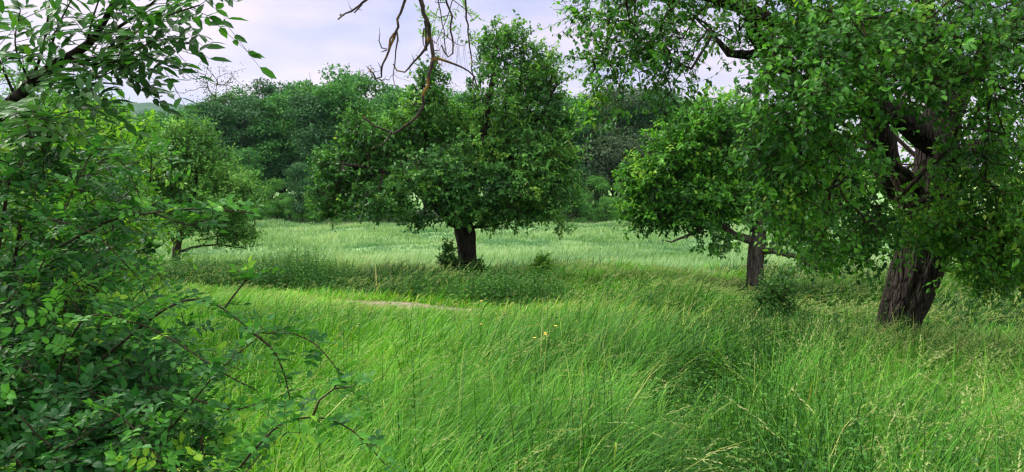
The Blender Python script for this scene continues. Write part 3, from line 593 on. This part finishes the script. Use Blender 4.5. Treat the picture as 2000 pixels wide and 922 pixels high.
WM = {
    'mid': [wood_mesh(100 + i, 9.0, 3.3, 13500, M_woodA, .21) for i in range(3)],
    'dark': [wood_mesh(110 + i, 10.0, 3.6, 13500, M_woodB, .21) for i in range(3)],
    'light': [wood_mesh(120 + i, 5.2, 2.9, 11000, M_woodC, .17, 14, .0) for i in range(3)],
    'grey': [wood_mesh(130 + i, 9.5, 3.8, 14000, M_woodD, .19) for i in range(1)],
}
used_labels = {}
def wood(px, d, kind, scale, label, rot, cat='tree', name='woodland_tree', i=0, sq=1.0):
    me, tm = WM[kind][i % len(WM[kind])]; b = G(px, d)
    r = thing(name, label, cat, b, 'trees of the woodland edge behind the field'); r.rotation_euler[2] = rot; r.scale = (scale, scale, scale * sq)
    link('trunk', tm, r); link('crown', me, r)
ORD = ['first', 'second', 'third', 'fourth', 'fifth', 'sixth', 'seventh', 'eighth', 'ninth', 'tenth', 'eleventh', 'twelfth', 'thirteenth', 'fourteenth', 'fifteenth', 'sixteenth', 'seventeenth', 'eighteenth', 'nineteenth', 'twentieth']
def ground_top(px, ytop, d, kind):
    """scale so that the tree's top reaches photo row ytop"""
    H = {'mid': 8.5, 'dark': 9.4, 'light': 5.0, 'grey': 8.9}[kind]; return (P(px, ytop, d)[2] - G(px, d)[2]) / H
row_front = [(310, 'light', 300), (370, 'mid', 270), (430, 'light', 330), (487, 'mid', 290), (540, 'light', 350), (590, 'dark', 320), (640, 'light', 340), (700, 'mid', 300), (760, 'light', 330), (830, 'mid', 290), (900, 'light', 340), (975, 'dark', 300), (1050, 'light', 330), (1110, 'mid', 330), (1165, 'light', 345), (1215, 'light', 360), (1270, 'dark', 330), (1330, 'light', 345), (1400, 'mid', 320), (1470, 'light', 340)]
row_fill = [(335, 'light', 385), (410, 'light', 375), (460, 'light', 390), (510, 'light', 380), (565, 'light', 385), (615, 'light', 370), (670, 'light', 385), (730, 'light', 375), (795, 'light', 390), (1125, 'light', 375), (1185, 'light', 385), (1240, 'light', 380), (1300, 'light', 385), (1370, 'light', 380), (1430, 'light', 385)]
words_k = {'light': 'low light green thicket', 'mid': 'mid green woodland tree', 'dark': 'dark green woodland tree', 'grey': 'pale grey green woodland tree'}
for q, (px, kd, yt) in enumerate(row_front):
    d = 62 + 2.2 * math.sin(q * 2.3); wood(px, d, kd, ground_top(px, yt, d, kd), f'{words_k[kd]} in the front row behind the field, {ORD[q]} from the left', q * 1.7, i=q)
for q, (px, kd, yt) in enumerate(row_fill):
    d = 59.5 + 1.0 * math.sin(q * 3.1); wood(px, d, kd, ground_top(px, yt, d, kd), f'low leafy bush at the very edge of the field, {ORD[q]} from the left', q * 2.3, 'bush', 'edge_bush', i=q + 1, sq=1)
row_mid = [(290, 'mid', 225), (360, 'mid', 215), (425, 'dark', 200), (490, 'dark', 185), (555, 'mid', 178), (610, 'dark', 185), (665, 'mid', 160), (725, 'mid', 195), (790, 'mid', 175), (860, 'mid', 185), (930, 'dark', 190), (1000, 'mid', 200), (1080, 'dark', 210), (1125, 'mid', 215), (1165, 'mid', 220), (1205, 'grey', 190), (1245, 'dark', 215), (1290, 'dark', 200), (1360, 'mid', 230), (1440, 'mid', 230)]
for q, (px, kd, yt) in enumerate(row_mid):
    yt -= 28 * (px > 1060); d = 69 + 2 * math.sin(q * 1.9 + 1); wood(px, d, kd, ground_top(px, yt, d, kd), f'{words_k[kd]} in the tall second row, {ORD[q]} from the left', q * 2.1 + 1, i=q + 1)
row_back = [(320, 'dark', 222), (395, 'mid', 205), (460, 'mid', 180), (530, 'dark', 165), (585, 'mid', 158), (640, 'mid', 185), (690, 'mid', 138), (770, 'mid', 165), (850, 'dark', 180), (905, 'mid', 178), (1100, 'dark', 200), (1140, 'dark', 195), (1185, 'dark', 200), (1240, 'mid', 200), (1330, 'mid', 215), (1285, 'mid', 205), (1390, 'dark', 225), (1500, 'mid', 260)]
for q, (px, kd, yt) in enumerate(row_back):
    yt -= 14 * (px > 1060); d = 77 + 2 * math.sin(q * 1.3 + 2); wood(px, d, kd, ground_top(px, yt, d, kd), f'{words_k[kd]} showing its top above the wood, {ORD[q]} from the left', q * 2.9 + 2, i=q + 2)

def bare_tree(label, px, d, ytop, seed, leafy=0, spread=2.2, n=110, name='bare_tree'):
    g = rs(seed); b = G(px, d); top = P(px, ytop, d); h = top[2] - b[2]; root = thing(name, label, 'tree', b)
    tr = smooth_poly([(0, 0, -.4, .15), (.15, 0, h * .4, .12), (-.12, 0, h * .68, .06), (.2, 0, h * .9, .018)], .5); acc = Acc(); tube(acc, tr[:, :3], tr[:, 3], 7); link('trunk', acc.mesh('trunk', [M_barkd], True), root)
    T = np.stack([g.normal(0, spread * .5, n), g.normal(0, spread * .45, n), h * (.60 + .40 * g.random(n))], -1); T[:, :2] *= (.35 + (T[:, 2] / h - .6) * 2.0)[:, None]
    nodes = tr[int(len(tr) * .4):, :3]; arr, par, tips = grow(nodes, T, .5, g, -.14); n0 = len(nodes); i = np.arange(n0, len(arr)); cnt = np.zeros(len(arr)); cnt[tips] = 1
    for q in range(len(arr) - 1, n0 - 1, -1): cnt[par[q]] += cnt[q]
    rad = .014 * np.maximum(cnt, 1) ** .42; acc = Acc(); cones(acc, arr[par[i]], arr[i], rad[i] * 1.1, rad[i], 4, .5, 1)
    if leafy:
        tp = np.repeat(arr[tips], leafy, 0) + g.normal(0, .28, (len(tips) * leafy, 3)); leaves(acc, tp, g.normal(0, 1, tp.shape), np.array([0, 0, 1]) + g.normal(0, .5, tp.shape), .16, .10, g.random(len(tp)) * .5, LEAF_LO, 0)
    link('crown', acc.mesh('crown', [M_woodD, M_barkd]), root)
bare_tree('sparse dark tree with thin leaves standing above the wood edge at the far left', 428, 72, 128, 61, 8, 3.4, 150, 'sparse_tree')
bare_tree('leafless grey tree top poking out of the wood beside the round green crown', 735, 74, 128, 62, 0, 2.6, 90)
bare_tree('thin leafless tree above the wood left of the tall round crown', 632, 74, 140, 63, 0, 1.0, 30)
bare_tree('small leafless twiggy tree top at the left part of the wood', 517, 76, 142, 64, 0, 1.2, 26)
bare_tree('slender leafy spire tree rising between the hanging dead branches', 868, 74, 160, 65, 14, 1.0, 40, 'spire_tree')

# ------------------------------------------------------------------ small shrubs
def shrub(name, label, base, blobs, n, leaf, mat, seed, cat='shrub', tpl=LEAF_LO, tipr=.003, tw=(3, .2, 7), canes=6, droop=.15):
    g = rs(seed); base = np.array(base, float); root = thing(name, label, cat, base)
    T = crown_points([(np.asarray(b[0]) - base, b[1], b[2]) for b in blobs], n, g, .6); T = T[T[:, 2] > .03]
    acc = Acc(); nodes = []
    for c in range(canes):
        t = T[g.integers(len(T))] * .75; s = np.array([g.normal(0, .07), g.normal(0, .07), -.08]); mid = (s + t) / 2 + np.array([0, 0, .1 * np.linalg.norm(t)])
        pl = smooth_poly([s, mid, t], .12); tube(acc, pl, np.linspace(tipr * 3.2, tipr * 1.5, len(pl)), 5, cap=False); nodes.append(pl)
    link('stem', acc.mesh('stem', [M_barkd], True), root)
    nodes = np.concatenate(nodes); arr, par, tips = grow(nodes, T, .16, g, .12); n0 = len(nodes); i = np.arange(n0, len(arr)); acc = Acc(); cones(acc, arr[par[i]], arr[i], np.full(len(i), tipr), np.full(len(i), tipr * .8), 3, .5, 1)
    nt_, tl, nl = tw; k = len(tips); D = unit(np.repeat(unit(arr[tips] - arr[par[tips]]), nt_, 0) * .6 + g.normal(0, .6, (k * nt_, 3)) + [0, 0, .3]); TP = np.repeat(arr[tips], nt_, 0); TL = tl * g.uniform(.5, 1.3, k * nt_)
    E = TP + D * TL[:, None]; cones(acc, TP, E, np.full(len(E), tipr * .7), np.full(len(E), tipr * .3), 3, .5, 1)
    u = ((np.arange(nl) + .6) / nl)[None, :, None]; Q = TP[:, None] + (E - TP)[:, None] * u; A = D[:, None] * .5 + g.normal(0, .6, Q.shape) + [0, 0, -droop]
    Ls = (leaf[0] * g.uniform(.6, 1.25, Q.shape[:2])).ravel(); ti = np.clip(np.repeat(g.normal(.45, .18, k * nt_), nl) + g.normal(0, .1, len(Ls)), 0, 1)
    leaves(acc, Q.reshape(-1, 3), A.reshape(-1, 3), np.array([0, 0, 1.]) + g.normal(0, .4, (len(Ls), 3)), Ls, Ls * leaf[1] / leaf[0], ti, tpl, 0)
    link('foliage', acc.mesh('foliage', [mat, M_barkd]), root); return root
shrub('shrub', 'dark bushy shrub growing around the foot of the central fruit tree', G(885, 16.9), [Bl(880, 520, 16.9, .28, .3, .30, 2), Bl(932, 530, 17.0, .2, .3, .24, 1.0), Bl(878, 490, 17, .15, .2, .16, .35)], 120, (.075, .045), M_weed, 71, tipr=.004)
shrub('shrub', 'small upright green shrub on the verge right of the central tree', G(1060, 16.3), [Bl(1060, 535, 16.3, .3, .3, .3, 1.4), Bl(1058, 518, 16.3, .16, .2, .16, .6)], 80, (.07, .04), M_young, 72, tipr=.004)
shrub('shrub', 'dark leafy shrub in front of the slim grey trunk', G(1512, 9.8), [Bl(1512, 600, 9.8, .28, .3, .33, 2), Bl(1535, 560, 9.8, .14, .2, .28, .6), Bl(1490, 625, 9.7, .2, .25, .15, .7)], 210, (.045, .03), M_weed, 73)
shrub('shrub', 'low green bush beside the dark trunk of the left fruit tree', G(380, 21.5), [Bl(380, 535, 21.5, .8, .5, .3, 1), Bl(460, 530, 21.5, .9, .5, .25, 1), Bl(540, 540, 20.5, .7, .5, .22, .7)], 220, (.10, .05), M_weed, 74, tipr=.005)
shrub('hedge_bush', 'broad green bush beyond the big trunk at the right edge', G(1990, 13.5), [Bl(1985, 500, 13.5, .9, 1.0, .8, 2), Bl(2060, 430, 14, 1.2, 1.2, 1.1, 2), Bl(1930, 540, 13, .45, .6, .35, .6)], 420, (.085, .055), M_young, 75, tipr=.006, tw=(4, .3, 8))

# ------------------------------------------------------------------ pinnate leaves (rose, ash)
def pinnate(acc, B, D, Nn, length, pairs, L, W, tint, tpl, m=0, mr=1, rr_=.0009, droop=.25):
    """B base, D direction of the rachis, Nn leaf-plane normal; arrays of n leaves"""
    n = len(B); D = unit(D); S = unit(np.cross(Nn, D)); C = np.cross(D, S); length = np.broadcast_to(length, (n,))
    end = B + D * length[:, None] + np.array([0, 0, -1]) * (length * droop)[:, None]
    mid = B + D * (length * .5)[:, None]; cones(acc, B, mid, np.full(n, rr_), np.full(n, rr_ * .8), 3, .5, mr); cones(acc, mid, end, np.full(n, rr_ * .8), np.full(n, rr_ * .5), 3, .5, mr)
    for q in range(pairs + 1):
        t = .28 + .72 * q / max(pairs, 1) if pairs else 1.0; pos = B + D * (length * t)[:, None] + np.array([0, 0, -1]) * (length * droop * max(0, t * 2 - 1))[:, None]
        for s in ((-1, 1) if q < pairs else (0,)):
            A = D * (.45 if s else 1) + S * s + C * .1 + R.normal(0, .14, (n, 3)) + [0, 0, -droop * .5]; l = L * R.uniform(.8, 1.15, n) * (.85 if q == 0 else 1)
            leaves(acc, pos, A, Nn + R.normal(0, .22, (n, 3)), l, l * W / L, np.clip(tint + R.normal(0, .05, n), 0, 1), tpl, m)

def leafy_cane(name_acc, pts, r0, r1, spacing, pin, seed, both=True, m_leaf=0, m_st=1):
    pl = smooth_poly(pts, .03); tube(name_acc, pl, np.linspace(r0, r1, len(pl)), 6, m=m_st, cap=True)
    g = rs(seed); s = np.linalg.norm(pl[-1] - pl[0]); n = max(3, int(len(pl) * .03 / spacing)); i = np.linspace(2, len(pl) - 1, n).astype(int)
    B = pl[i]; T = unit(np.gradient(pl, axis=0))[i]; side = unit(np.cross(T, [0, 0, 1])) * np.where(np.arange(n) % 2, 1, -1)[:, None]
    D = T * .5 + side * .8 + [0, 0, .35] + g.normal(0, .35, (n, 3)); L, W, pairs, ln, dr = pin
    pinnate(name_acc, B, D, np.array([0, 0, 1.]) + g.normal(0, .35, (n, 3)), ln * g.uniform(.7, 1.2, n), pairs, L, W, np.clip(g.normal(.45, .2, n), 0, 1), LEAF_HI, m_leaf, m_st, droop=dr)
    return pl

# rose bush in the left foreground
ROSE = (.023, .0145, 3, .062, .2)
r0_ = G(250, 2.1); r0_[0] -= .35
rose = thing('rose_bush', 'large dense wild rose bush with blue green leaflets filling the left foreground', 'bush', r0_)
def rel(pts, o): return np.asarray(pts) - o
canes = [
    [P(60, 900, 1.9), P(150, 640, 1.85), P(250, 628, 1.8), P(330, 660, 1.75), P(430, 725, 1.7), P(500, 762, 1.7)],
    [P(140, 900, 1.9), P(250, 900, 1.75), P(320, 850, 1.7), P(380, 780, 1.65), P(430, 722, 1.65), P(500, 662, 1.6)],
    [P(200, 700, 1.9), P(330, 600, 1.8), P(410, 590, 1.8), P(500, 648, 1.75), P(555, 648, 1.75), P(610, 668, 1.75), P(650, 710, 1.75), P(692, 770, 1.75)],
    [P(330, 1000, 1.6), P(440, 940, 1.55), P(500, 875, 1.5), P(550, 828, 1.5), P(610, 815, 1.5), P(660, 825, 1.5), P(705, 855, 1.5), P(750, 905, 1.5)],
    [P(480, 640, 1.75), P(530, 680, 1.75), P(555, 730, 1.75), P(568, 790, 1.75)],
    [P(120, 480, 2.0), P(220, 430, 2.0), P(300, 416, 1.95), P(400, 408, 1.9), P(495, 417, 1.85)],
    [P(20, 640, 2.0), P(90, 500, 2.0), P(180, 300, 2.0), P(240, 320, 2.0), P(275, 390, 2.0)],
    [P(60, 420, 2.0), P(140, 440, 1.95), P(200, 470, 1.9), P(283, 560, 1.9), P(285, 575, 1.9)],
    [P(10, 560, 2.1), P(60, 540, 2.1), P(140, 480, 2.05), P(190, 420, 2.0), P(250, 380, 2.0)],
    [P(100, 880, 1.7), P(200, 800, 1.6), P(290, 870, 1.5), P(330, 940, 1.5)],
    [P(440, 600, 1.8), P(470, 560, 1.8), P(500, 530, 1.8)], [P(610, 815, 1.5), P(625, 780, 1.5), P(650, 760, 1.5), P(690, 755, 1.5)],
    [P(380, 780, 1.65), P(460, 800, 1.6), P(520, 780, 1.6)], [P(300, 416, 2.0), P(370, 440, 1.9), P(415, 425, 1.9)],
]
for ci, c in enumerate(canes):
    acc = Acc(); leafy_cane(acc, rel(c, r0_), .0038 if ci < 6 else .0028, .0013, .017, ROSE, 200 + ci); link('branch', acc.mesh('branch', [M_rose, M_cane], smooth_mat=1), rose)
def rose_mass():
    g = rs(77); blobs = [Bl(40, 800, 2.0, .30, .5, .28, 2.6), Bl(150, 860, 1.75, .28, .4, .22, 2.4), Bl(60, 620, 2.2, .32, .5, .25, 1.6), Bl(190, 700, 2.1, .26, .4, .22, 1.5), Bl(40, 440, 2.4, .32, .45, .25, 1.2), Bl(140, 520, 2.4, .26, .4, .22, .9),
             Bl(300, 880, 1.7, .20, .3, .14, .8), Bl(260, 780, 1.9, .2, .3, .16, .6), Bl(20, 330, 2.3, .22, .4, .16, .6), Bl(160, 330, 2.5, .25, .4, .12, .45), Bl(-150, 700, 2.1, .4, .6, .6, 1.6), Bl(230, 420, 2.5, .16, .3, .14, .3), Bl(420, 920, 1.7, .2, .3, .08, .3)]
    T = crown_points([(b[0] - r0_, b[1], b[2]) for b in blobs], 950, g, .6); T = T[T[:, 2] > .05]
    trunkpts = []; acc = Acc()
    for c in range(9):
        t = np.array(blobs[c][0]) - r0_; s = np.array([g.normal(-.1, .15), g.normal(0, .12), -.05]); pl = smooth_poly([s, s * .5 + t * .5 + [0, 0, .15], t], .08); tube(acc, pl, np.linspace(.011, .005, len(pl)), 7); trunkpts.append(pl)
    link('stem', acc.mesh('stem', [M_cane], True), rose)
    nodes = np.concatenate(trunkpts); arr, par, tips = grow(nodes, T, .1, g, .2); n0 = len(nodes); i = np.arange(n0, len(arr)); acc = Acc(); cones(acc, arr[par[i]], arr[i], np.full(len(i), .0022), np.full(len(i), .0018), 4, .5, 1)
    j = np.concatenate([i[g.random(len(i)) < .75], np.repeat(tips, 2)]); B = arr[j] + g.normal(0, .015, (len(j), 3)); Dn = unit(arr[j] - arr[par[j]]) * .3 + g.normal(0, .6, (len(j), 3)) + [0, 0, .25]
    pinnate(acc, B, Dn, np.array([.1, -.25, 1.]) + g.normal(0, .4, B.shape), g.uniform(.055, .10, len(B)), 3, .029, .018, np.clip(g.normal(.42, .2, len(B)) + .9 * (vnoise(B[:, 0], B[:, 2], .25) - .5), 0, 1), LEAF_HI)
    link('foliage', acc.mesh('foliage', [M_rose, M_cane]), rose)
rose_mass()

# taller bright shrubs behind the rose bush
def mid_shrub(label, px, d, blobs, n, mat, seed, leaf=(.06, .028)):
    shrub('hedge_shrub', label, G(px, d), blobs, n, leaf, mat, seed, tipr=.004, tw=(4, .28, 9), canes=9)
mid_shrub('yellow green willowy shrub standing just behind the wild rose', 90, 5.6, [Bl(60, 420, 5.6, .8, .7, .7, 2), Bl(180, 480, 5.5, .5, .6, .5, 1.2), Bl(60, 560, 5.3, .7, .6, .4, 1), Bl(150, 330, 5.8, .55, .6, .5, 1), Bl(-80, 480, 5.6, .8, .8, 1.0, 1)], 520, M_young, 81)
mid_shrub('tall green shrub at the left, its top touching the sky', 190, 9.5, [Bl(150, 330, 9.5, .9, .9, .9, 2), Bl(195, 275, 9.5, .5, .7, .5, .8), Bl(170, 480, 9.2, .7, .8, .8, 1.2), Bl(60, 250, 9.8, .9, .9, .9, 1)], 620, M_apple, 82, (.075, .04))
mid_shrub('light green bush between the tall left shrub and the small fruit tree', 230, 15, [Bl(255, 290, 15, .55, .6, .6, 1.0), Bl(220, 400, 15, .7, .9, 1.0, 1.3), Bl(200, 490, 14.8, .8, .9, .6, 1)], 330, M_young, 83, (.10, .055))

# ------------------------------------------------------------------ ash bough, top left
def ash_bough():
    b = P(-60, 330, 2.5); root = thing('ash_tree', 'ash bough with long feathery leaves reaching in at the top left corner', 'tree', (b[0] - .3, 2.6, float(ground(b[0] - .3, 2.6)))); o = np.array(root.location)
    acc = Acc(); pl = smooth_poly(np.array([[*o, 0.045], [*(P(-110, 520, 2.55)), .030], [*P(-20, 260, 2.5), .022], [*P(60, 165, 2.45), .018], [*P(115, 122, 2.4), .016], [*P(170, 88, 2.4), .013], [*P(210, 30, 2.35), .009], [*P(250, -60, 2.3), .009]]) - np.append(o, 0), .05)
    tube(acc, pl[:, :3], pl[:, 3], 14, rough=.1, seed=4); link('trunk', acc.mesh('trunk', [M_bark], True), root)
    twigs = [([P(160, 92, 2.4), P(220, 60, 2.35), P(280, 20, 2.3), P(340, -30, 2.3)], .007), ([P(120, 120, 2.4), P(170, 118, 2.35), P(215, 100, 2.3), P(270, 60, 2.25), P(330, 30, 2.2), P(390, 10, 2.2)], .006),
             ([P(60, 165, 2.45), P(85, 90, 2.4), P(95, 20, 2.4), P(100, -60, 2.4)], .006), ([P(90, 140, 2.4), P(110, 60, 2.3), P(150, -20, 2.3)], .005), ([P(30, 190, 2.5), P(0, 120, 2.4), P(-20, 60, 2.4)], .005),
             ([P(130, 118, 2.4), P(180, 125, 2.3), P(230, 118, 2.25), P(280, 90, 2.2), P(320, 70, 2.2)], .005), ([P(170, 88, 2.4), P(180, 40, 2.3), P(200, -20, 2.3)], .005), ([P(80, 150, 2.4), P(130, 165, 2.3), P(190, 150, 2.25), P(250, 130, 2.25)], .004),
             ([P(0, 210, 2.5), P(40, 235, 2.3), P(90, 230, 2.2), P(150, 215, 2.2)], .004), ([P(60, 165, 2.45), P(30, 90, 2.3), P(40, 20, 2.3)], .004)]
    for ti, (t, r) in enumerate(twigs):
        acc = Acc(); g = rs(400 + ti); pl = smooth_poly(rel(t, o), .03); tube(acc, pl, np.linspace(r, r * .35, len(pl)), 6, m=1)
        n = max(4, int(len(pl) * .03 / .030)); i = np.linspace(len(pl) * .12, len(pl) - 1, n).astype(int); T = unit(np.gradient(pl, axis=0))[i]
        side = unit(np.cross(T, [0, .6, 1])) * np.where(np.arange(n) % 2, 1, -1)[:, None]; D = T * .7 + side * .55 + g.normal(0, .25, (n, 3)) + np.array([.35, 0, .05])
        pinnate(acc, pl[i], D, np.array([0, -.4, 1.]) + g.normal(0, .35, (n, 3)), g.uniform(.14, .22, n), 4, .060, .024, np.clip(g.normal(.4, .2, n), 0, 1), LEAF_HI, 0, 1, .0013, .45)
        link('branch', acc.mesh('branch', [M_ash, M_cane], smooth_mat=1), root)
ash_bough()

# ------------------------------------------------------------------ dead hanging branches, top centre
def hanging(label, runs, seed, name='hanging_branch', mat=None, barb=True):
    o = np.array(runs[0][0][0]); root = None; g = rs(seed); mat = mat or M_dead
    for ri, (pts, r0, r1) in enumerate(runs):
        acc = Acc(); pl = smooth_poly(rel(pts, o), .03); pl[1:-1] += g.normal(0, .0035, (len(pl) - 2, 3)); rd = np.linspace(r0, r1, len(pl)) * (1 + .22 * g.random(len(pl)) * (g.random(len(pl)) < .3))
        tube(acc, pl, rd, 7, rough=.15, seed=seed + ri)
        if barb:
            for q in range(len(pl) // 3):
                i = g.integers(1, len(pl)); d = unit(g.normal(0, 1, 3)); e = pl[i] + d * g.uniform(.008, .035); cones(acc, pl[i][None], e[None], [r1 * .8], [r1 * .3], 4)
        me = acc.mesh('branch', [mat], True)
        if root is None:
            root = link(name, me, None, o, label=label, category='branch')
        else: link('twig', me, root)
D_ = 3.3
H = lambda l, d=D_: [P(x, y, d) for x, y in l]
hanging('long curved dead branch with orange lichen hanging into the sky', [
    (H([(790, -110), (805, -40), (820, 0), (832, 40), (843, 95), (846, 115), (838, 160), (828, 190), (822, 215), (805, 237), (785, 252), (765, 258), (745, 252), (728, 242), (708, 228)]), .0125, .004),
    (H([(846, 112), (868, 117), (890, 126), (910, 137), (925, 150), (935, 178)]), .0065, .002), (H([(838, 70), (833, 95), (815, 112), (803, 125), (790, 142), (775, 138), (768, 125)]), .007, .0025),
    (H([(765, 258), (758, 272), (745, 282), (725, 291)]), .005, .0015), (H([(830, 40), (832, 70), (834, 98)]), .006, .003), (H([(846, 112), (855, 124)]), .006, .004), (H([(925, 150), (922, 165), (930, 180)]), .003, .001), (H([(828, 55), (826, 80), (832, 100)]), .003, .002)], 500)
hanging('forked dead branch with hooked twigs hanging left of the long one', [
    (H([(800, -110), (795, -40), (788, 10), (778, 45), (770, 70), (765, 90), (752, 115), (745, 135), (742, 155), (730, 150), (718, 132)], 3.5), .009, .0035), (H([(770, 65), (760, 85), (755, 98), (742, 88), (742, 65)], 3.5), .006, .0018), (H([(775, 60), (775, 90), (772, 115), (768, 135), (770, 165), (780, 190)], 3.5), .004, .0012), (H([(742, 155), (750, 155)], 3.5), .004, .002), (H([(755, 98), (745, 102)], 3.5), .003, .001)], 510)
hanging('looping dead twig hanging right of the long branch', [
    (H([(850, -100), (862, -30), (872, 10), (882, 35), (880, 60), (886, 85), (884, 108), (872, 106), (862, 88)], 3.4), .0065, .003), (H([(856, -40), (860, 20), (866, 60), (872, 105)], 3.4), .0035, .002)], 520)
hanging('straight thin dead twig hanging in front of the central tree top', [(H([(905, -100), (908, -20), (912, 40), (918, 90), (921, 130), (924, 160), (932, 175)], 3.2), .0055, .002)], 530)
hanging('short knobbly dead twig entering from the top edge', [(H([(780, -60), (720, -5), (700, 15), (680, 25), (664, 33), (660, 38)], 3.0), .0075, .0028), (H([(705, 10), (698, 18), (692, 25)], 3.0), .004, .002), (H([(690, 20), (683, 13)], 3.0), .003, .001), (H([(668, 32), (666, 27)], 3.0), .004, .002)], 540)
# small ash spray behind the dead twigs
def ash_spray():
    pts = [P(930, -120, 5), P(890, -20, 5), P(875, 30, 5), P(860, 65, 5), P(852, 85, 5)]; o = np.array(pts[0]); root = thing('ash_spray', 'thin spray of young feathery leaves behind the dead twigs', 'branch', o)
    g = rs(9); acc = Acc(); pl = smooth_poly(rel(pts, o), .04); tube(acc, pl, np.linspace(.006, .002, len(pl)), 5, m=1)
    for t in ([P(885, 0, 5), P(910, 20, 5), P(925, 40, 5)], [P(875, 30, 5), P(850, 35, 5), P(838, 25, 5)], [P(862, 62, 5), P(890, 85, 5), P(905, 90, 5)], [P(852, 85, 5), P(840, 75, 5)], [P(870, 5, 5), P(850, 5, 5)]):
        q = smooth_poly(rel(t, o), .04); tube(acc, q, np.linspace(.003, .0015, len(q)), 4, m=1); n = 5; i = np.linspace(1, len(q) - 1, n).astype(int)
        pinnate(acc, q[i], g.normal(0, .7, (n, 3)) + [0, 0, .2], np.array([0, -.8, .6]) + g.normal(0, .3, (n, 3)), g.uniform(.1, .15, n), 4, .045, .013, .5 + g.normal(0, .1, n), LEAF_LO, 0, 1, .0015)
    for q in range(26):
        b = rel(P(g.choice([848, 865, 885, 900]) + g.normal(0, 8), 70 + g.random() * 20, 5), o); cones(acc, b[None], (b + [g.normal(0, .05), 0, -.12 - .1 * g.random()])[None], [.0009], [.0006], 3, .5, 1)
    link('foliage', acc.mesh('foliage', [M_young, M_cane]), root)
ash_spray()

# ------------------------------------------------------------------ a few yellow meadow flowers
def flowers():
    my, t = new_mat('yellow_petals'); o = t.nodes.new('ShaderNodeOutputMaterial'); p = t.nodes.new('ShaderNodeBsdfPrincipled'); p.inputs['Base Color'].default_value = (.75, .45, .04, 1); p.inputs['Roughness'].default_value = .5; t.links.new(p.outputs[0], o.inputs[0])
    g = rs(66); proto = None
    acc = Acc(); tube(acc, [(0, 0, 0), (.01, 0, .3), (.02, .01, .62)], [.0016, .0014, .001], 4); sm = acc.mesh('stem', [M_weed])
    acc = Acc(); a = np.arange(7) / 7 * 6.283; leaves(acc, np.tile([.02, .01, .62], (7, 1)), np.stack([np.cos(a), np.sin(a), .35 + 0 * a], -1), np.tile([0, 0, 1.], (7, 1)), .011, .009, .5, LEAF_HI); hm = acc.mesh('bloom', [my])
    for i in range(6):
        px = g.choice([900, 930, 960, 1090]) + g.normal(0, 28); d = g.uniform(4.4, 6.6); b = G(px, d)
        r = thing('meadow_flower', 'small yellow flower among the tall meadow grass', 'flower', b, 'yellow flowers scattered in the meadow'); s = g.uniform(.95, 1.25); r.scale = (s * 1.1, s * 1.1, s); r.rotation_euler[2] = g.random() * 6
        link('stem', sm, r); link('bloom', hm, r)
flowers()


# ------------------------------------------------------------------ air
def air():
    m, t = new_mat('air'); o = t.nodes.new('ShaderNodeOutputMaterial'); v = t.nodes.new('ShaderNodeVolumePrincipled'); v.inputs['Density'].default_value = .00008; v.inputs['Color'].default_value = (.62, .80, 1.0, 1); v.inputs['Anisotropy'].default_value = .2
    t.links.new(v.outputs[0], o.inputs['Volume']); a = Acc(); c = [(x, y, z) for x in (-3100, 3100) for y in (-60, 3100) for z in (-14, 190)]
    a.add(c, None, [[0, 1, 3, 2], [4, 6, 7, 5], [0, 4, 5, 1], [2, 3, 7, 6], [0, 2, 6, 4], [1, 5, 7, 3]]); link('haze', a.mesh('haze', [m]), kind='stuff')
air()
